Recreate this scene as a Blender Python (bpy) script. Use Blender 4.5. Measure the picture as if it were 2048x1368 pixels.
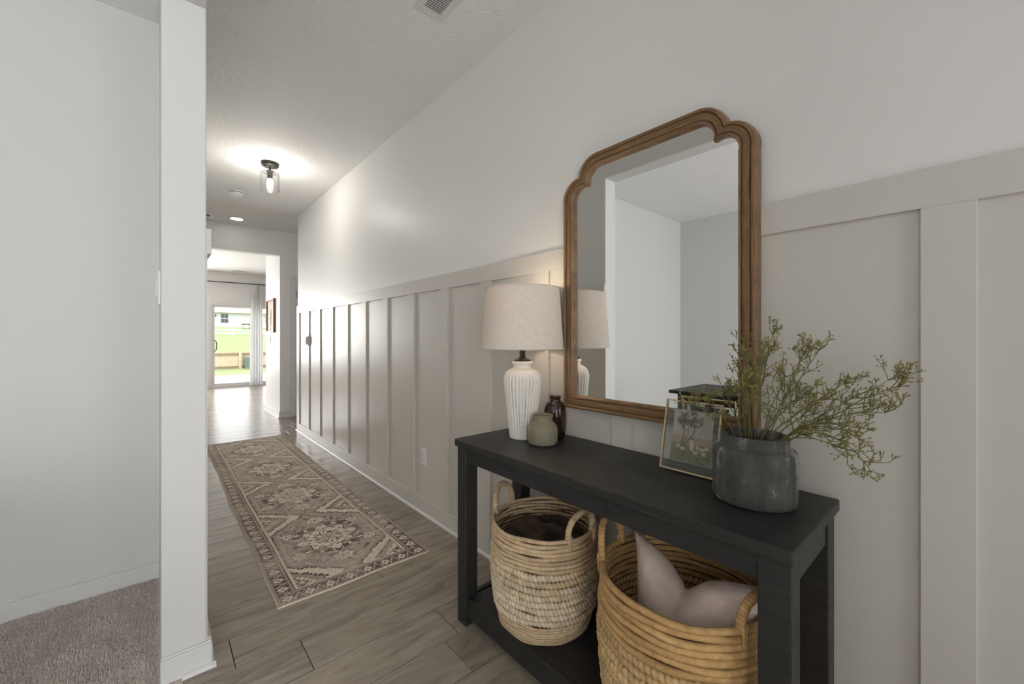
import bpy, bmesh, math, random
import numpy as np
from mathutils import Vector, Matrix, noise as mnoise

scene = bpy.context.scene
for o in list(bpy.data.objects):
    bpy.data.objects.remove(o, do_unlink=True)
C = scene.collection
PI = math.pi
random.seed(7)
rng = np.random.default_rng(11)

# ------------------------------------------------------------------ camera
cam_d = bpy.data.cameras.new('camera')
cam_d.sensor_width = 36.0
cam_d.lens = 816.0 / 2048.0 * 36.0
cam_d.shift_y = -10.0 / 2048.0
cam_d.clip_start = 0.02
cam_d.clip_end = 500
cam = bpy.data.objects.new('camera', cam_d)
C.objects.link(cam)
YAW = math.atan2(1024 - 312, 816.0)
cam.location = (0, 0, 1.19)
cam.rotation_euler = (PI / 2, 0, -YAW)
scene.camera = cam

# ------------------------------------------------------------------ world, sun, window daylight and added fill, exposure
world = bpy.data.worlds.new('world')
scene.world = world
world.use_nodes = True
bg = world.node_tree.nodes['Background']
bg.inputs['Color'].default_value = (0.94, 0.97, 1.0, 1)
bg.inputs['Strength'].default_value = 3.4


def lamp(name, kind, loc, rot, energy, color=(1, 1, 1), **kw):
    d = bpy.data.lights.new(name, kind)
    d.energy = energy
    d.color = color
    for k, v in kw.items():
        setattr(d, k, v)
    o = bpy.data.objects.new(name, d)
    C.objects.link(o)
    o.location = loc
    o.rotation_euler = rot
    return o


def aim(o, d):
    o.rotation_euler = Vector(d).to_track_quat('-Z', 'Y').to_euler()


sun = lamp('sun', 'SUN', (0, 0, 20), (0, 0, 0), 9.0, (1.0, 0.95, 0.86), angle=0.02)
aim(sun, (0.6, 0.38, -1.0))
# front room window daylight; fill lamps added at an unseen door and window
YS_ = 11.8
w1 = lamp('front_window_daylight', 'AREA', (-1.2, -2.56, 1.32), (0, 0, 0), 46, (0.99, 0.99, 0.985),
          shape='RECTANGLE', size=2.1, size_y=1.85)
aim(w1, (0, 1, 0))
w2 = lamp('added_door_fill', 'AREA', (0.75, -1.56, 1.25), (0, 0, 0), 3, (1.0, 0.985, 0.96),  # added lamp, brightens the hall from behind the camera
          shape='RECTANGLE', size=0.62, size_y=1.6)
aim(w2, (0, 1, 0))
w3 = lamp('added_great_room_fill', 'AREA', (-1.0, YS_ - 0.04, 1.45), (0, 0, 0), 175, (1.0, 0.985, 0.96),  # added lamp, sends light down the hall from the far room
          shape='RECTANGLE', size=2.2, size_y=1.6)
aim(w3, (0, -1, 0))
p1 = lamp('patio_door_portal', 'AREA', (1.85, 11.93, 1.0), (0, 0, 0), 1, shape='RECTANGLE', size=1.8, size_y=2.0)
aim(p1, (0, -1, 0))
p1.data.cycles.is_portal = True

scene.view_settings.view_transform = 'Standard'
scene.view_settings.look = 'None'
scene.view_settings.gamma = 1.0
scene.view_settings.use_curve_mapping = False
scene.view_settings.exposure = 0.22

# ------------------------------------------------------------------ materials


def lin(r, g, b):
    def f(c):
        c /= 255.0
        return c / 12.92 if c <= 0.04045 else ((c + 0.055) / 1.055) ** 2.4
    return (f(r), f(g), f(b), 1.0)


class NT:
    def __init__(self, name):
        self.m = bpy.data.materials.new(name)
        self.m.use_nodes = True
        self.t = self.m.node_tree
        self.b = self.t.nodes['Principled BSDF']
        self.out = self.t.nodes['Material Output']

    def n(self, typ, **kw):
        x = self.t.nodes.new(typ)
        for k, v in kw.items():
            if k in x.inputs:
                x.inputs[k].default_value = v
            else:
                setattr(x, k, v)
        return x

    def l(self, a, b):
        self.t.links.new(a, b)

    def coords(self, scale=(1, 1, 1), kind='Object'):
        tc = self.n('ShaderNodeTexCoord')
        mp = self.n('ShaderNodeMapping')
        mp.inputs['Scale'].default_value = scale
        self.l(tc.outputs[kind], mp.inputs['Vector'])
        return mp.outputs['Vector']

    def noise(self, vec, scale, detail=4, rough=0.55, dist=0.0):
        x = self.n('ShaderNodeTexNoise')
        x.inputs['Scale'].default_value = scale
        x.inputs['Detail'].default_value = detail
        x.inputs['Roughness'].default_value = rough
        x.inputs['Distortion'].default_value = dist
        if vec is not None:
            self.l(vec, x.inputs['Vector'])
        return x

    def ramp(self, fac, stops):
        r = self.n('ShaderNodeValToRGB')
        e = r.color_ramp.elements
        while len(e) < len(stops):
            e.new(0.5)
        for i, (p, c) in enumerate(stops):
            e[i].position = p
            e[i].color = c
        self.l(fac, r.inputs['Fac'])
        return r.outputs['Color']

    def bump(self, h, strength, dist=0.01):
        b = self.n('ShaderNodeBump')
        b.inputs['Strength'].default_value = strength
        b.inputs['Distance'].default_value = dist
        self.l(h, b.inputs['Height'])
        self.l(b.outputs['Normal'], self.b.inputs['Normal'])

    def set(self, **kw):
        for k, v in kw.items():
            self.b.inputs[k.replace('_', ' ')].default_value = v


def plain(name, col, rough=0.5, metal=0.0, spec=0.5, bump=None, var=None):
    k = NT(name)
    k.set(Base_Color=col, Roughness=rough, Metallic=metal)
    k.b.inputs['Specular IOR Level'].default_value = spec
    v = None
    if bump or var:
        v = k.coords()
    if var:
        sc, amt = var
        n = k.noise(v, sc)
        lo = tuple(c * (1 - amt) for c in col[:3]) + (1,)
        hi = tuple(min(1, c * (1 + amt)) for c in col[:3]) + (1,)
        k.l(k.ramp(n.outputs['Fac'], [(0.3, lo), (0.7, hi)]), k.b.inputs['Base Color'])
    if bump:
        sc, st, di = bump
        n = k.noise(v, sc, 3)
        k.bump(n.outputs['Fac'], st, di)
    return k.m


M = {}
M['wall'] = plain('wall_paint', (0.85, 0.842, 0.825, 1), 0.42, spec=0.35, bump=(55, 0.06, 0.004))
M['room_wall'] = plain('room_wall_paint', (0.70, 0.70, 0.688, 1), 0.55, spec=0.3, bump=(55, 0.05, 0.004))
M['taupe'] = plain('taupe_panel_paint', (0.66, 0.628, 0.580, 1), 0.36, spec=0.35, bump=(60, 0.05, 0.004))
M['trim'] = plain('white_trim_paint', (0.74, 0.74, 0.735, 1), 0.35, bump=(30, 0.03, 0.003))
M['far_wall'] = plain('great_room_paint', (0.72, 0.71, 0.695, 1), 0.55)
M['white_plastic'] = plain('white_plastic', (0.8, 0.8, 0.79, 1), 0.35)
M['dark_slot'] = plain('dark_slot', (0.03, 0.03, 0.03, 1), 0.6)

# stippled ceiling
k = NT('ceiling_paint')
k.set(Base_Color=(0.90, 0.895, 0.88, 1), Roughness=0.7)
v = k.coords()
n1 = k.noise(v, 28, 3, 0.6, 1.6)
k.bump(n1.outputs['Fac'], 0.6, 0.014)
M['ceiling'] = k.m

# oak plank (grain along x)
k = NT('grey_oak_plank')
oi = k.n('ShaderNodeObjectInfo')
geo = k.n('ShaderNodeNewGeometry')
cmb = k.n('ShaderNodeVectorMath', operation='MULTIPLY')
k.l(geo.outputs['Position'], cmb.inputs[0])
cmb.inputs[1].default_value = (1.1, 6.5, 1.0)
rnd = k.n('ShaderNodeMath', operation='MULTIPLY')
k.l(oi.outputs['Random'], rnd.inputs[0])
rnd.inputs[1].default_value = 40
add = k.n('ShaderNodeVectorMath', operation='ADD')
k.l(cmb.outputs[0], add.inputs[0])
k.l(rnd.outputs[0], add.inputs[1])
g1 = k.noise(add.outputs[0], 2.2, 5, 0.58, 1.5)
g2 = k.n('ShaderNodeTexNoise')
sc2 = k.n('ShaderNodeVectorMath', operation='MULTIPLY')
k.l(add.outputs[0], sc2.inputs[0])
sc2.inputs[1].default_value = (4.0, 9.0, 1.0)
k.l(sc2.outputs[0], g2.inputs['Vector'])
g2.inputs['Scale'].default_value = 3.0
g2.inputs['Detail'].default_value = 4
c1 = k.ramp(g1.outputs['Fac'], [(0.28, lin(124, 113, 100)), (0.5, lin(156, 144, 130)), (0.64, lin(166, 155, 141)), (0.8, lin(192, 181, 167))])
c2 = k.ramp(g2.outputs['Fac'], [(0.35, (0.90, 0.90, 0.90, 1)), (0.65, (1.05, 1.05, 1.05, 1))])
mx = k.n('ShaderNodeMix', data_type='RGBA', blend_type='MULTIPLY')
mx.inputs[0].default_value = 1.0
k.l(c1, mx.inputs[6])
k.l(c2, mx.inputs[7])
hsv = k.n('ShaderNodeHueSaturation')
mr = k.n('ShaderNodeMapRange')
mr.inputs['To Min'].default_value = 0.90
mr.inputs['To Max'].default_value = 1.09
k.l(oi.outputs['Random'], mr.inputs['Value'])
k.l(mr.outputs['Result'], hsv.inputs['Value'])
k.l(mx.outputs[2], hsv.inputs['Color'])
k.l(hsv.outputs['Color'], k.b.inputs['Base Color'])
k.set(Roughness=0.24)
k.b.inputs['Specular IOR Level'].default_value = 0.5
k.bump(g2.outputs['Fac'], 0.05, 0.003)
M['plank'] = k.m

M['underlay'] = plain('dark_underlay', lin(60, 52, 45), 0.9)
# carpet
k = NT('carpet')
v = k.coords()
n1 = k.noise(v, 160, 2)
n2 = k.noise(v, 9, 3)
c1 = k.ramp(n1.outputs['Fac'], [(0.3, lin(190, 178, 170)), (0.7, lin(240, 230, 222))])
c2 = k.ramp(n2.outputs['Fac'], [(0.3, (0.9, 0.9, 0.9, 1)), (0.7, (1.05, 1.05, 1.05, 1))])
mx = k.n('ShaderNodeMix', data_type='RGBA', blend_type='MULTIPLY')
mx.inputs[0].default_value = 1
k.l(c1, mx.inputs[6]); k.l(c2, mx.inputs[7])
k.l(mx.outputs[2], k.b.inputs['Base Color'])
k.set(Roughness=0.95)
k.b.inputs['Specular IOR Level'].default_value = 0.1
M['carpet'] = k.m

# black stained wood of the console
k = NT('black_stained_wood')
v = k.coords((60, 5, 60))
n1 = k.noise(v, 1.5, 4, 0.6)
n2 = k.noise(k.coords(), 6, 3)
k.l(k.ramp(n1.outputs['Fac'], [(0.3, lin(34, 34, 34)), (0.7, lin(47, 47, 46))]), k.b.inputs['Base Color'])
k.l(k.ramp(n2.outputs['Fac'], [(0.3, (0.40, 0.40, 0.40, 1)), (0.7, (0.52, 0.52, 0.52, 1))]), k.b.inputs['Roughness'])
k.bump(n1.outputs['Fac'], 0.12, 0.003)
k.b.inputs['Specular IOR Level'].default_value = 0.42
M['black_wood'] = k.m

# brown mirror frame wood, grain along UV.x
k = NT('brown_walnut')
tc = k.n('ShaderNodeTexCoord')
mp = k.n('ShaderNodeMapping')
mp.inputs['Scale'].default_value = (5, 70, 1)
k.l(tc.outputs['UV'], mp.inputs['Vector'])
n1 = k.noise(mp.outputs['Vector'], 1.6, 6, 0.65, 1.2)
k.l(k.ramp(n1.outputs['Fac'], [(0.25, lin(84, 60, 38)), (0.5, lin(126, 96, 64)), (0.75, lin(150, 119, 84))]), k.b.inputs['Base Color'])
k.set(Roughness=0.42)
k.bump(n1.outputs['Fac'], 0.08, 0.002)
M['walnut'] = k.m

k = NT('mirror_silver')
g = k.n('ShaderNodeBsdfGlossy')
g.inputs['Color'].default_value = (0.90, 0.905, 0.90, 1)
g.inputs['Roughness'].default_value = 0.0
k.l(g.outputs[0], k.out.inputs['Surface'])
M['mirror'] = k.m


def thin_glass(name, tint=(1, 1, 1, 1), fac=0.06):
    k = NT(name)
    tr = k.n('ShaderNodeBsdfTransparent')
    tr.inputs['Color'].default_value = tint
    gl = k.n('ShaderNodeBsdfGlossy')
    gl.inputs['Roughness'].default_value = 0.02
    lw = k.n('ShaderNodeLayerWeight')
    lw.inputs['Blend'].default_value = 0.25
    ad = k.n('ShaderNodeMath', operation='MULTIPLY_ADD')
    k.l(lw.outputs['Fresnel'], ad.inputs[0])
    ad.inputs[1].default_value = 0.55
    ad.inputs[2].default_value = fac * 0.3
    mx = k.n('ShaderNodeMixShader')
    k.l(ad.outputs[0], mx.inputs[0])
    k.l(tr.outputs[0], mx.inputs[1])
    k.l(gl.outputs[0], mx.inputs[2])
    k.l(mx.outputs[0], k.out.inputs['Surface'])
    return k.m


M['glass'] = thin_glass('clear_pane', (0.97, 0.98, 0.975, 1))
M['shade_glass'] = thin_glass('lamp_glass', (0.97, 0.97, 0.97, 1), 0.1)

# linen shade
k = NT('linen_shade')
tc = k.n('ShaderNodeTexCoord')
mp = k.n('ShaderNodeMapping')
mp.inputs['Scale'].default_value = (30, 300, 1)
k.l(tc.outputs['UV'], mp.inputs['Vector'])
n1 = k.noise(mp.outputs['Vector'], 1.2, 3)
mp2 = k.n('ShaderNodeMapping')
mp2.inputs['Scale'].default_value = (500, 18, 1)
k.l(tc.outputs['UV'], mp2.inputs['Vector'])
n2 = k.noise(mp2.outputs['Vector'], 1.2, 3)
am = k.n('ShaderNodeMath', operation='ADD')
k.l(n1.outputs['Fac'], am.inputs[0]); k.l(n2.outputs['Fac'], am.inputs[1])
hm = k.n('ShaderNodeMath', operation='MULTIPLY')
k.l(am.outputs[0], hm.inputs[0]); hm.inputs[1].default_value = 0.5
col = k.ramp(hm.outputs[0], [(0.35, lin(214, 205, 193)), (0.65, lin(242, 234, 224))])
df = k.n('ShaderNodeBsdfDiffuse'); tl = k.n('ShaderNodeBsdfTranslucent')
k.l(col, df.inputs['Color'])
tl.inputs['Color'].default_value = lin(240, 214, 176)
mx = k.n('ShaderNodeMixShader'); mx.inputs[0].default_value = 0.12
k.l(df.outputs[0], mx.inputs[1]); k.l(tl.outputs[0], mx.inputs[2])
k.l(mx.outputs[0], k.out.inputs['Surface'])
M['linen'] = k.m

# whitewashed ceramic: attribute 'groove' picks where the wash wore off
k = NT('whitewashed_ceramic')
at = k.n('ShaderNodeAttribute', attribute_name='groove')
v = k.coords((1, 1, 0.25))
n1 = k.noise(v, 60, 4, 0.7)
mm = k.n('ShaderNodeMath', operation='MULTIPLY')
k.l(at.outputs['Fac'], mm.inputs[0]); k.l(n1.outputs['Fac'], mm.inputs[1])
k.l(k.ramp(mm.outputs[0], [(0.46, lin(226, 222, 214)), (0.66, lin(140, 130, 120))]), k.b.inputs['Base Color'])
k.set(Roughness=0.7)
k.bump(n1.outputs['Fac'], 0.15, 0.003)
M['whitewash'] = k.m

# dark concrete pot with pale runs
k = NT('dark_concrete')
n1 = k.noise(k.coords((1, 1, 0.10)), 34, 5, 0.6)
n2 = k.noise(k.coords(), 14, 4, 0.65)
n3 = k.noise(k.coords((1, 1, 0.03)), 160, 2, 0.6)
mm = k.n('ShaderNodeMath', operation='MULTIPLY')
k.l(n1.outputs['Fac'], mm.inputs[0]); k.l(n2.outputs['Fac'], mm.inputs[1])
k.l(k.ramp(mm.outputs[0], [(0.17, lin(58, 57, 55)), (0.29, lin(78, 77, 74)), (0.38, lin(146, 143, 138))]), k.b.inputs['Base Color'])
k.set(Roughness=0.75)
sm = k.n('ShaderNodeMath', operation='ADD')
k.l(n3.outputs['Fac'], sm.inputs[0]); k.l(n2.outputs['Fac'], sm.inputs[1])
k.bump(sm.outputs[0], 0.22, 0.004)
M['concrete'] = k.m

# straw / rug / print : colour stored on the mesh


def attr_mat(name, rough, var_scale=0, var_amt=0.0, bump=0, spec=0.3, bscale=200):
    k = NT(name)
    at = k.n('ShaderNodeAttribute', attribute_name='Col')
    src = at.outputs['Color']
    if var_scale:
        v = k.coords()
        n = k.noise(v, var_scale, 3)
        r = k.ramp(n.outputs['Fac'], [(0.3, (1 - var_amt,) * 3 + (1,)), (0.7, (1 + var_amt,) * 3 + (1,))])
        mx = k.n('ShaderNodeMix', data_type='RGBA', blend_type='MULTIPLY')
        mx.inputs[0].default_value = 1
        k.l(src, mx.inputs[6]); k.l(r, mx.inputs[7])
        src = mx.outputs[2]
        if bump:
            n = k.noise(v, bscale, 2)
            k.bump(n.outputs['Fac'], bump, 0.002)
    k.l(src, k.b.inputs['Base Color'])
    k.set(Roughness=rough)
    k.b.inputs['Specular IOR Level'].default_value = spec
    return k.m


M['straw'] = attr_mat('woven_straw', 0.7, 60, 0.18, 0.3, bscale=260)
M['rug'] = attr_mat('printed_rug_pile', 0.95, 300, 0.10, 0.4, 0.1, 500)
M['print'] = attr_mat('art_print', 0.6)
M['dark_straw'] = plain('dark_straw_fill', lin(92, 70, 45), 0.85, var=(40, 0.3))

M['bronze'] = plain('dark_bronze', lin(62, 60, 58), 0.4, 0.7)
M['black_metal'] = plain('black_metal', lin(28, 27, 27), 0.4, 0.4)
M['brass'] = plain('aged_brass', lin(206, 184, 146), 0.3, 0.9)
M['white_vinyl'] = plain('white_vinyl', (0.72, 0.72, 0.72, 1), 0.35)
M['steel'] = plain('hinge_steel', (0.35, 0.34, 0.33, 1), 0.35, 0.9)

k = NT('amber_glass')
k.set(Base_Color=lin(58, 32, 20), Roughness=0.06, IOR=1.5)
k.b.inputs['Transmission Weight'].default_value = 0.35
k.b.inputs['Coat Weight'].default_value = 0.5
M['amber'] = k.m
k = NT('olive_frosted_glass')
k.set(Base_Color=lin(150, 143, 122), Roughness=0.42, IOR=1.3)
k.b.inputs['Transmission Weight'].default_value = 0.25
M['olive'] = k.m

k = NT('pillow_gauze')
v = k.coords((1, 1, 1))
n1 = k.noise(v, 90, 3, 0.6)
n2 = k.noise(v, 14, 4, 0.6, 0.6)
k.l(k.ramp(n2.outputs['Fac'], [(0.3, lin(190, 170, 158)), (0.7, lin(216, 197, 184))]), k.b.inputs['Base Color'])
sm = k.n('ShaderNodeMath', operation='ADD')
k.l(n1.outputs['Fac'], sm.inputs[0]); k.l(n2.outputs['Fac'], sm.inputs[1])
k.bump(sm.outputs[0], 0.5, 0.006)
k.set(Roughness=0.95)
M['pillow'] = k.m
k = NT('dark_plush')
n1 = k.noise(k.coords(), 12, 3)
k.l(k.ramp(n1.outputs['Fac'], [(0.3, lin(38, 29, 23)), (0.7, lin(88, 68, 54))]), k.b.inputs['Base Color'])
k.set(Roughness=0.7)
k.b.inputs['Sheen Weight'].default_value = 0.15
k.b.inputs['Sheen Tint'].default_value = (0.6, 0.45, 0.35, 1)
M['plush'] = k.m

M['stem'] = plain('olive_green_stem', lin(108, 106, 58), 0.6, var=(30, 0.25))
M['bud'] = plain('olive_green_bud', lin(136, 130, 74), 0.6, var=(40, 0.4))
M['soil'] = plain('dark_moss', lin(24, 22, 18), 0.9, var=(80, 0.5))

k = NT('sheer_curtain')
df = k.n('ShaderNodeBsdfDiffuse'); df.inputs['Color'].default_value = (0.88, 0.88, 0.88, 1)
tl = k.n('ShaderNodeBsdfTranslucent'); tl.inputs['Color'].default_value = (0.88, 0.88, 0.88, 1)
mx = k.n('ShaderNodeMixShader'); mx.inputs[0].default_value = 0.5
k.l(df.outputs[0], mx.inputs[1]); k.l(tl.outputs[0], mx.inputs[2])
k.l(mx.outputs[0], k.out.inputs['Surface'])
M['curtain'] = k.m


def emit(name, col, s):
    k = NT(name)
    e = k.n('ShaderNodeEmission')
    e.inputs['Color'].default_value = col
    e.inputs['Strength'].default_value = s
    k.l(e.outputs[0], k.out.inputs['Surface'])
    return k.m


M['bulb'] = emit('glowing_bulb', (1, 0.93, 0.83, 1), 14)
M['bulb_dim'] = emit('warm_bulb', (1, 0.8, 0.55, 1), 3)
M['downlight'] = emit('lit_diffuser', (1, 0.95, 0.88, 1), 7)

# outdoors
M['patio'] = plain('pale_concrete', lin(225, 222, 216), 0.8, var=(3, 0.05))
M['grass'] = plain('lawn', lin(92, 110, 60), 0.9, var=(2.2, 0.25))
M['fence_wood'] = plain('weathered_pine', lin(158, 140, 120), 0.8, var=(6, 0.15))
M['fence_rail'] = plain('dark_pine', lin(112, 90, 70), 0.8, var=(6, 0.15))
M['utility'] = plain('utility_green', lin(66, 88, 78), 0.5)
M['siding'] = plain('white_siding', lin(196, 196, 196), 0.6)
M['shingle'] = plain('tan_shingles', lin(160, 138, 112), 0.9, var=(8, 0.1))
M['dark_pane'] = plain('dark_pane', lin(40, 44, 50), 0.1)
M['patio_wood'] = plain('patio_furniture', lin(70, 58, 54), 0.7)
M['patio_tan'] = plain('patio_table_wood', lin(190, 160, 140), 0.7)

# ------------------------------------------------------------------ object helpers
W = {}


def root(name, loc, label=None, cat=None, group=None, kind=None):
    o = bpy.data.objects.new(name, None)
    o.empty_display_size = 0.05
    C.objects.link(o)
    o.location = loc
    W[o] = Vector(loc)
    tag(o, label, cat, group, kind)
    return o


def tag(o, label=None, cat=None, group=None, kind=None):
    if label: o['label'] = label
    if cat: o['category'] = cat
    if group: o['group'] = group
    if kind: o['kind'] = kind
    return o


def link(name, me, mat, parent=None, origin=(0, 0, 0), offset=None):
    """mesh data holds world coordinates minus `origin`"""
    o = bpy.data.objects.new(name, me)
    C.objects.link(o)
    if mat is not None and not me.materials:
        me.materials.append(mat)
    if parent is not None:
        o.parent = parent
        o.location = Vector(origin) - W[parent]
        W[o] = Vector(origin)
    else:
        o.location = origin
        W[o] = Vector(origin)
    return o


def mesh(name, verts, faces, mat, parent=None, origin=None, smooth=False, uv=None, col=None, fattr=None):
    if origin is None:
        origin = W[parent] if parent is not None else (0, 0, 0)
    v = np.asarray(verts, dtype=float) - np.asarray(origin, dtype=float)
    me = bpy.data.meshes.new(name)
    me.from_pydata(v.tolist(), [], [tuple(f) for f in faces])
    if smooth:
        me.polygons.foreach_set('use_smooth', [True] * len(me.polygons))
    if uv is not None:
        lay = me.uv_layers.new(name='UVMap')
        li = np.zeros(len(me.loops), dtype=np.int32)
        me.loops.foreach_get('vertex_index', li)
        lay.data.foreach_set('uv', np.asarray(uv)[li].ravel())
    if col is not None:
        a = me.color_attributes.new('Col', 'FLOAT_COLOR', 'POINT')
        c = np.ones((len(v), 4)); c[:, :3] = col
        a.data.foreach_set('color', c.ravel())
    if fattr is not None:
        a = me.attributes.new('groove', 'FLOAT', 'POINT')
        a.data.foreach_set('value', np.asarray(fattr, dtype=float))
    me.update()
    return link(name, me, mat, parent, origin)


def boxes_mesh(name, boxes, bevel=0.0, seg=1, origin=(0, 0, 0)):
    bm = bmesh.new()
    ox, oy, oz = origin
    for (x0, x1, y0, y1, z0, z1) in boxes:
        r = bmesh.ops.create_cube(bm, size=1.0)
        vs = r['verts']
        for v in vs:
            v.co = Vector(((x0 + x1) / 2 + v.co.x * (x1 - x0) - ox,
                           (y0 + y1) / 2 + v.co.y * (y1 - y0) - oy,
                           (z0 + z1) / 2 + v.co.z * (z1 - z0) - oz))
    if bevel > 0:
        bmesh.ops.bevel(bm, geom=list(bm.edges), offset=bevel, segments=seg, affect='EDGES', profile=0.5)
    me = bpy.data.meshes.new(name)
    bm.to_mesh(me)
    bm.free()
    return me


def box(name, b, mat, parent=None, bevel=0.0, seg=1, origin=None):
    bl = b if isinstance(b, list) else [b]
    if origin is None:
        x0, x1, y0, y1, z0, z1 = bl[0]
        origin = ((x0 + x1) / 2, (y0 + y1) / 2, z0)
    me = boxes_mesh(name, bl, bevel, seg, origin)
    o = link(name, me, mat, parent, origin)
    return o


def struct(name, b, mat, bevel=0.0, parent=None):
    o = box(name, b, mat, parent, bevel)
    if parent is None:
        o['kind'] = 'structure'
    return o


def lathe_data(prof, n=48, center=(0, 0, 0), fn=None, close_bottom=True, close_top=False):
    """prof: list of (r, z).  fn(theta, i)-> radius multiplier"""
    cx, cy, cz = center
    V, Fc, UV = [], [], []
    m = len(prof)
    for i, (r, z) in enumerate(prof):
        for j in range(n):
            t = 2 * PI * j / n
            rr = r * (fn(t, i) if fn else 1)
            V.append((cx + rr * math.cos(t), cy + rr * math.sin(t), cz + z))
            UV.append((j / n, i / (m - 1)))
    for i in range(m - 1):
        for j in range(n):
            a = i * n + j; b = i * n + (j + 1) % n
            Fc.append((a, b, b + n, a + n))
    if close_bottom:
        Fc.append(tuple(reversed(range(n))))
    if close_top:
        Fc.append(tuple((m - 1) * n + j for j in range(n)))
    return V, Fc, UV


def lathe(name, prof, mat, parent=None, center=(0, 0, 0), n=48, fn=None, origin=None, smooth=True, close_bottom=True, close_top=False):
    V, Fc, UV = lathe_data(prof, n, center, fn, close_bottom, close_top)
    o = mesh(name, V, Fc, mat, parent, origin if origin is not None else (None if parent else center), smooth, UV)
    return o


def auto_smooth(o, ang=40):
    m = o.modifiers.new('edge', 'EDGE_SPLIT')
    m.split_angle = math.radians(ang)
    return o


def tube_data(path, radii, n=6, base=0, V=None, Fc=None, cap=True):
    if V is None: V, Fc = [], []
    path = [Vector(p) for p in path]
    off = len(V)
    up = Vector((0, 0, 1))
    prev = None
    for i, p in enumerate(path):
        d = (path[min(i + 1, len(path) - 1)] - path[max(i - 1, 0)])
        if d.length < 1e-9: d = Vector((0, 0, 1))
        d.normalize()
        if prev is None:
            a = d.cross(up)
            if a.length < 1e-3: a = d.cross(Vector((1, 0, 0)))
        else:
            a = prev - d * prev.dot(d)
            if a.length < 1e-5: a = d.cross(up)
        a.normalize(); b = d.cross(a); prev = a
        r = radii[i] if hasattr(radii, '__len__') else radii
        for j in range(n):
            t = 2 * PI * j / n
            V.append(tuple(p + (a * math.cos(t) + b * math.sin(t)) * r))
    for i in range(len(path) - 1):
        for j in range(n):
            q = off + i * n + j; w = off + i * n + (j + 1) % n
            Fc.append((q, w, w + n, q + n))
    if cap:
        Fc.append(tuple(off + j for j in reversed(range(n))))
        Fc.append(tuple(off + (len(path) - 1) * n + j for j in range(n)))
    return V, Fc


def tube(name, path, r, mat, parent=None, n=10, origin=None):
    V, Fc = tube_data(path, r, n)
    return mesh(name, V, Fc, mat, parent, origin, True)


# pixel -> point on a plane of the photograph's frame (used once, to place things in metres)
def unp(u, v, x):
    a = (u - 1024) / 816.0; b = (674 - v) / 816.0
    S, Cc = math.sin(YAW), math.cos(YAW)
    d = Vector((S + a * Cc, Cc - a * S, b))
    t = x / d.x
    return Vector((x, d.y * t, 1.19 + d.z * t))


# ------------------------------------------------------------------ dimensions
CEIL = 2.74
XR = 1.370          # right hall wall
XB = 1.355          # batten face
LX0, LX1 = 0.013, 0.1375   # left hall wall
YJ = 1.84           # end of left wall (the white jamb)
YE = 5.745          # end of right wall
YF = 6.75           # wall at the end of the hall
YS = 11.8           # wall with the patio door
WT = 1.583          # top of wainscot

# ------------------------------------------------------------------ floor
floor = struct('floor', [(-3.0, 5.0, 5.0, YS, -0.10, -0.006), (0.07, 2.6, -1.6, 5.0, -0.10, -0.006)], M['underlay'])
PW, PG = 0.1902, 0.0026
plank_cache = {}


def plank(x0, x1, y0, y1):
    L = round(x1 - x0, 3); Wd = round(y1 - y0, 3)
    key = (L, Wd)
    if key not in plank_cache:
        me = boxes_mesh('plank', [(PG / 2, L - PG / 2, PG / 2, Wd - PG / 2, -0.006, 0.0)], 0.0009)
        me.materials.append(M['plank'])
        plank_cache[key] = me
    link('plank', plank_cache[key], None, floor, (x0, y0, 0))


def row(x0, x1, y0, y1, joints):
    xs = [x0] + [j for j in sorted(joints) if x0 + 0.05 < j < x1 - 0.05] + [x1]
    for a, b in zip(xs[:-1], xs[1:]):
        plank(a, b, y0, y1)


rr = random.Random(3)
r0 = int(math.floor((-1.6 - 1.756) / PW)) + 1
for i in range(r0, 53):
    y0 = 1.756 + i * PW
    y1 = min(y0 + PW, YS)
    if i == -1: js = [0.427]
    elif i == -2: js = [0.917]
    else:
        j = rr.uniform(-1.2, 0.1)
        js = [j + 1.22 * q for q in range(5)]
    if y1 < YE:
        row(0.07, XR, y0, y1, js)
    elif y1 < YF + 0.12:
        row(0.07, 2.5, y0, y1, js)
    else:
        row(-1.0, 3.4, y0, y1, js)

# carpet of the front room
carpet = struct('floor_carpet', (-2.7, 0.07, -2.6, 2.675, -0.10, -0.002), M['carpet'])
nt = 46000
px = rng.uniform(-0.75, 0.012, nt); py = rng.uniform(1.2, 2.66, nt)
keep = ~((px > -0.002) & (py > 1.82))
px, py = px[keep], py[keep]; nt = len(px)
ang = rng.uniform(0, 2 * PI, nt); hh = rng.uniform(0.006, 0.013, nt); lean = rng.uniform(-0.005, 0.005, (nt, 2))
tv = np.zeros((nt, 4, 3))
for q in range(3):
    tv[:, q, 0] = px + 0.0035 * np.cos(ang + q * 2.094); tv[:, q, 1] = py + 0.0035 * np.sin(ang + q * 2.094); tv[:, q, 2] = -0.003
tv[:, 3, 0] = px + lean[:, 0]; tv[:, 3, 1] = py + lean[:, 1]; tv[:, 3, 2] = hh
fi = (np.arange(nt) * 4)[:, None]
ff = np.concatenate([fi + np.array([[0, 1, 3]]), fi + np.array([[1, 2, 3]]), fi + np.array([[2, 0, 3]])])
pile = mesh('carpet_pile', tv.reshape(-1, 3), ff.tolist(), M['carpet'], carpet)
pile['kind'] = 'stuff'

# ------------------------------------------------------------------ walls and ceiling
ceiling = struct('ceiling', (-3.12, 5.12, -2.72, YS + 0.12, CEIL, CEIL + 0.1), M['ceiling'])

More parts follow.
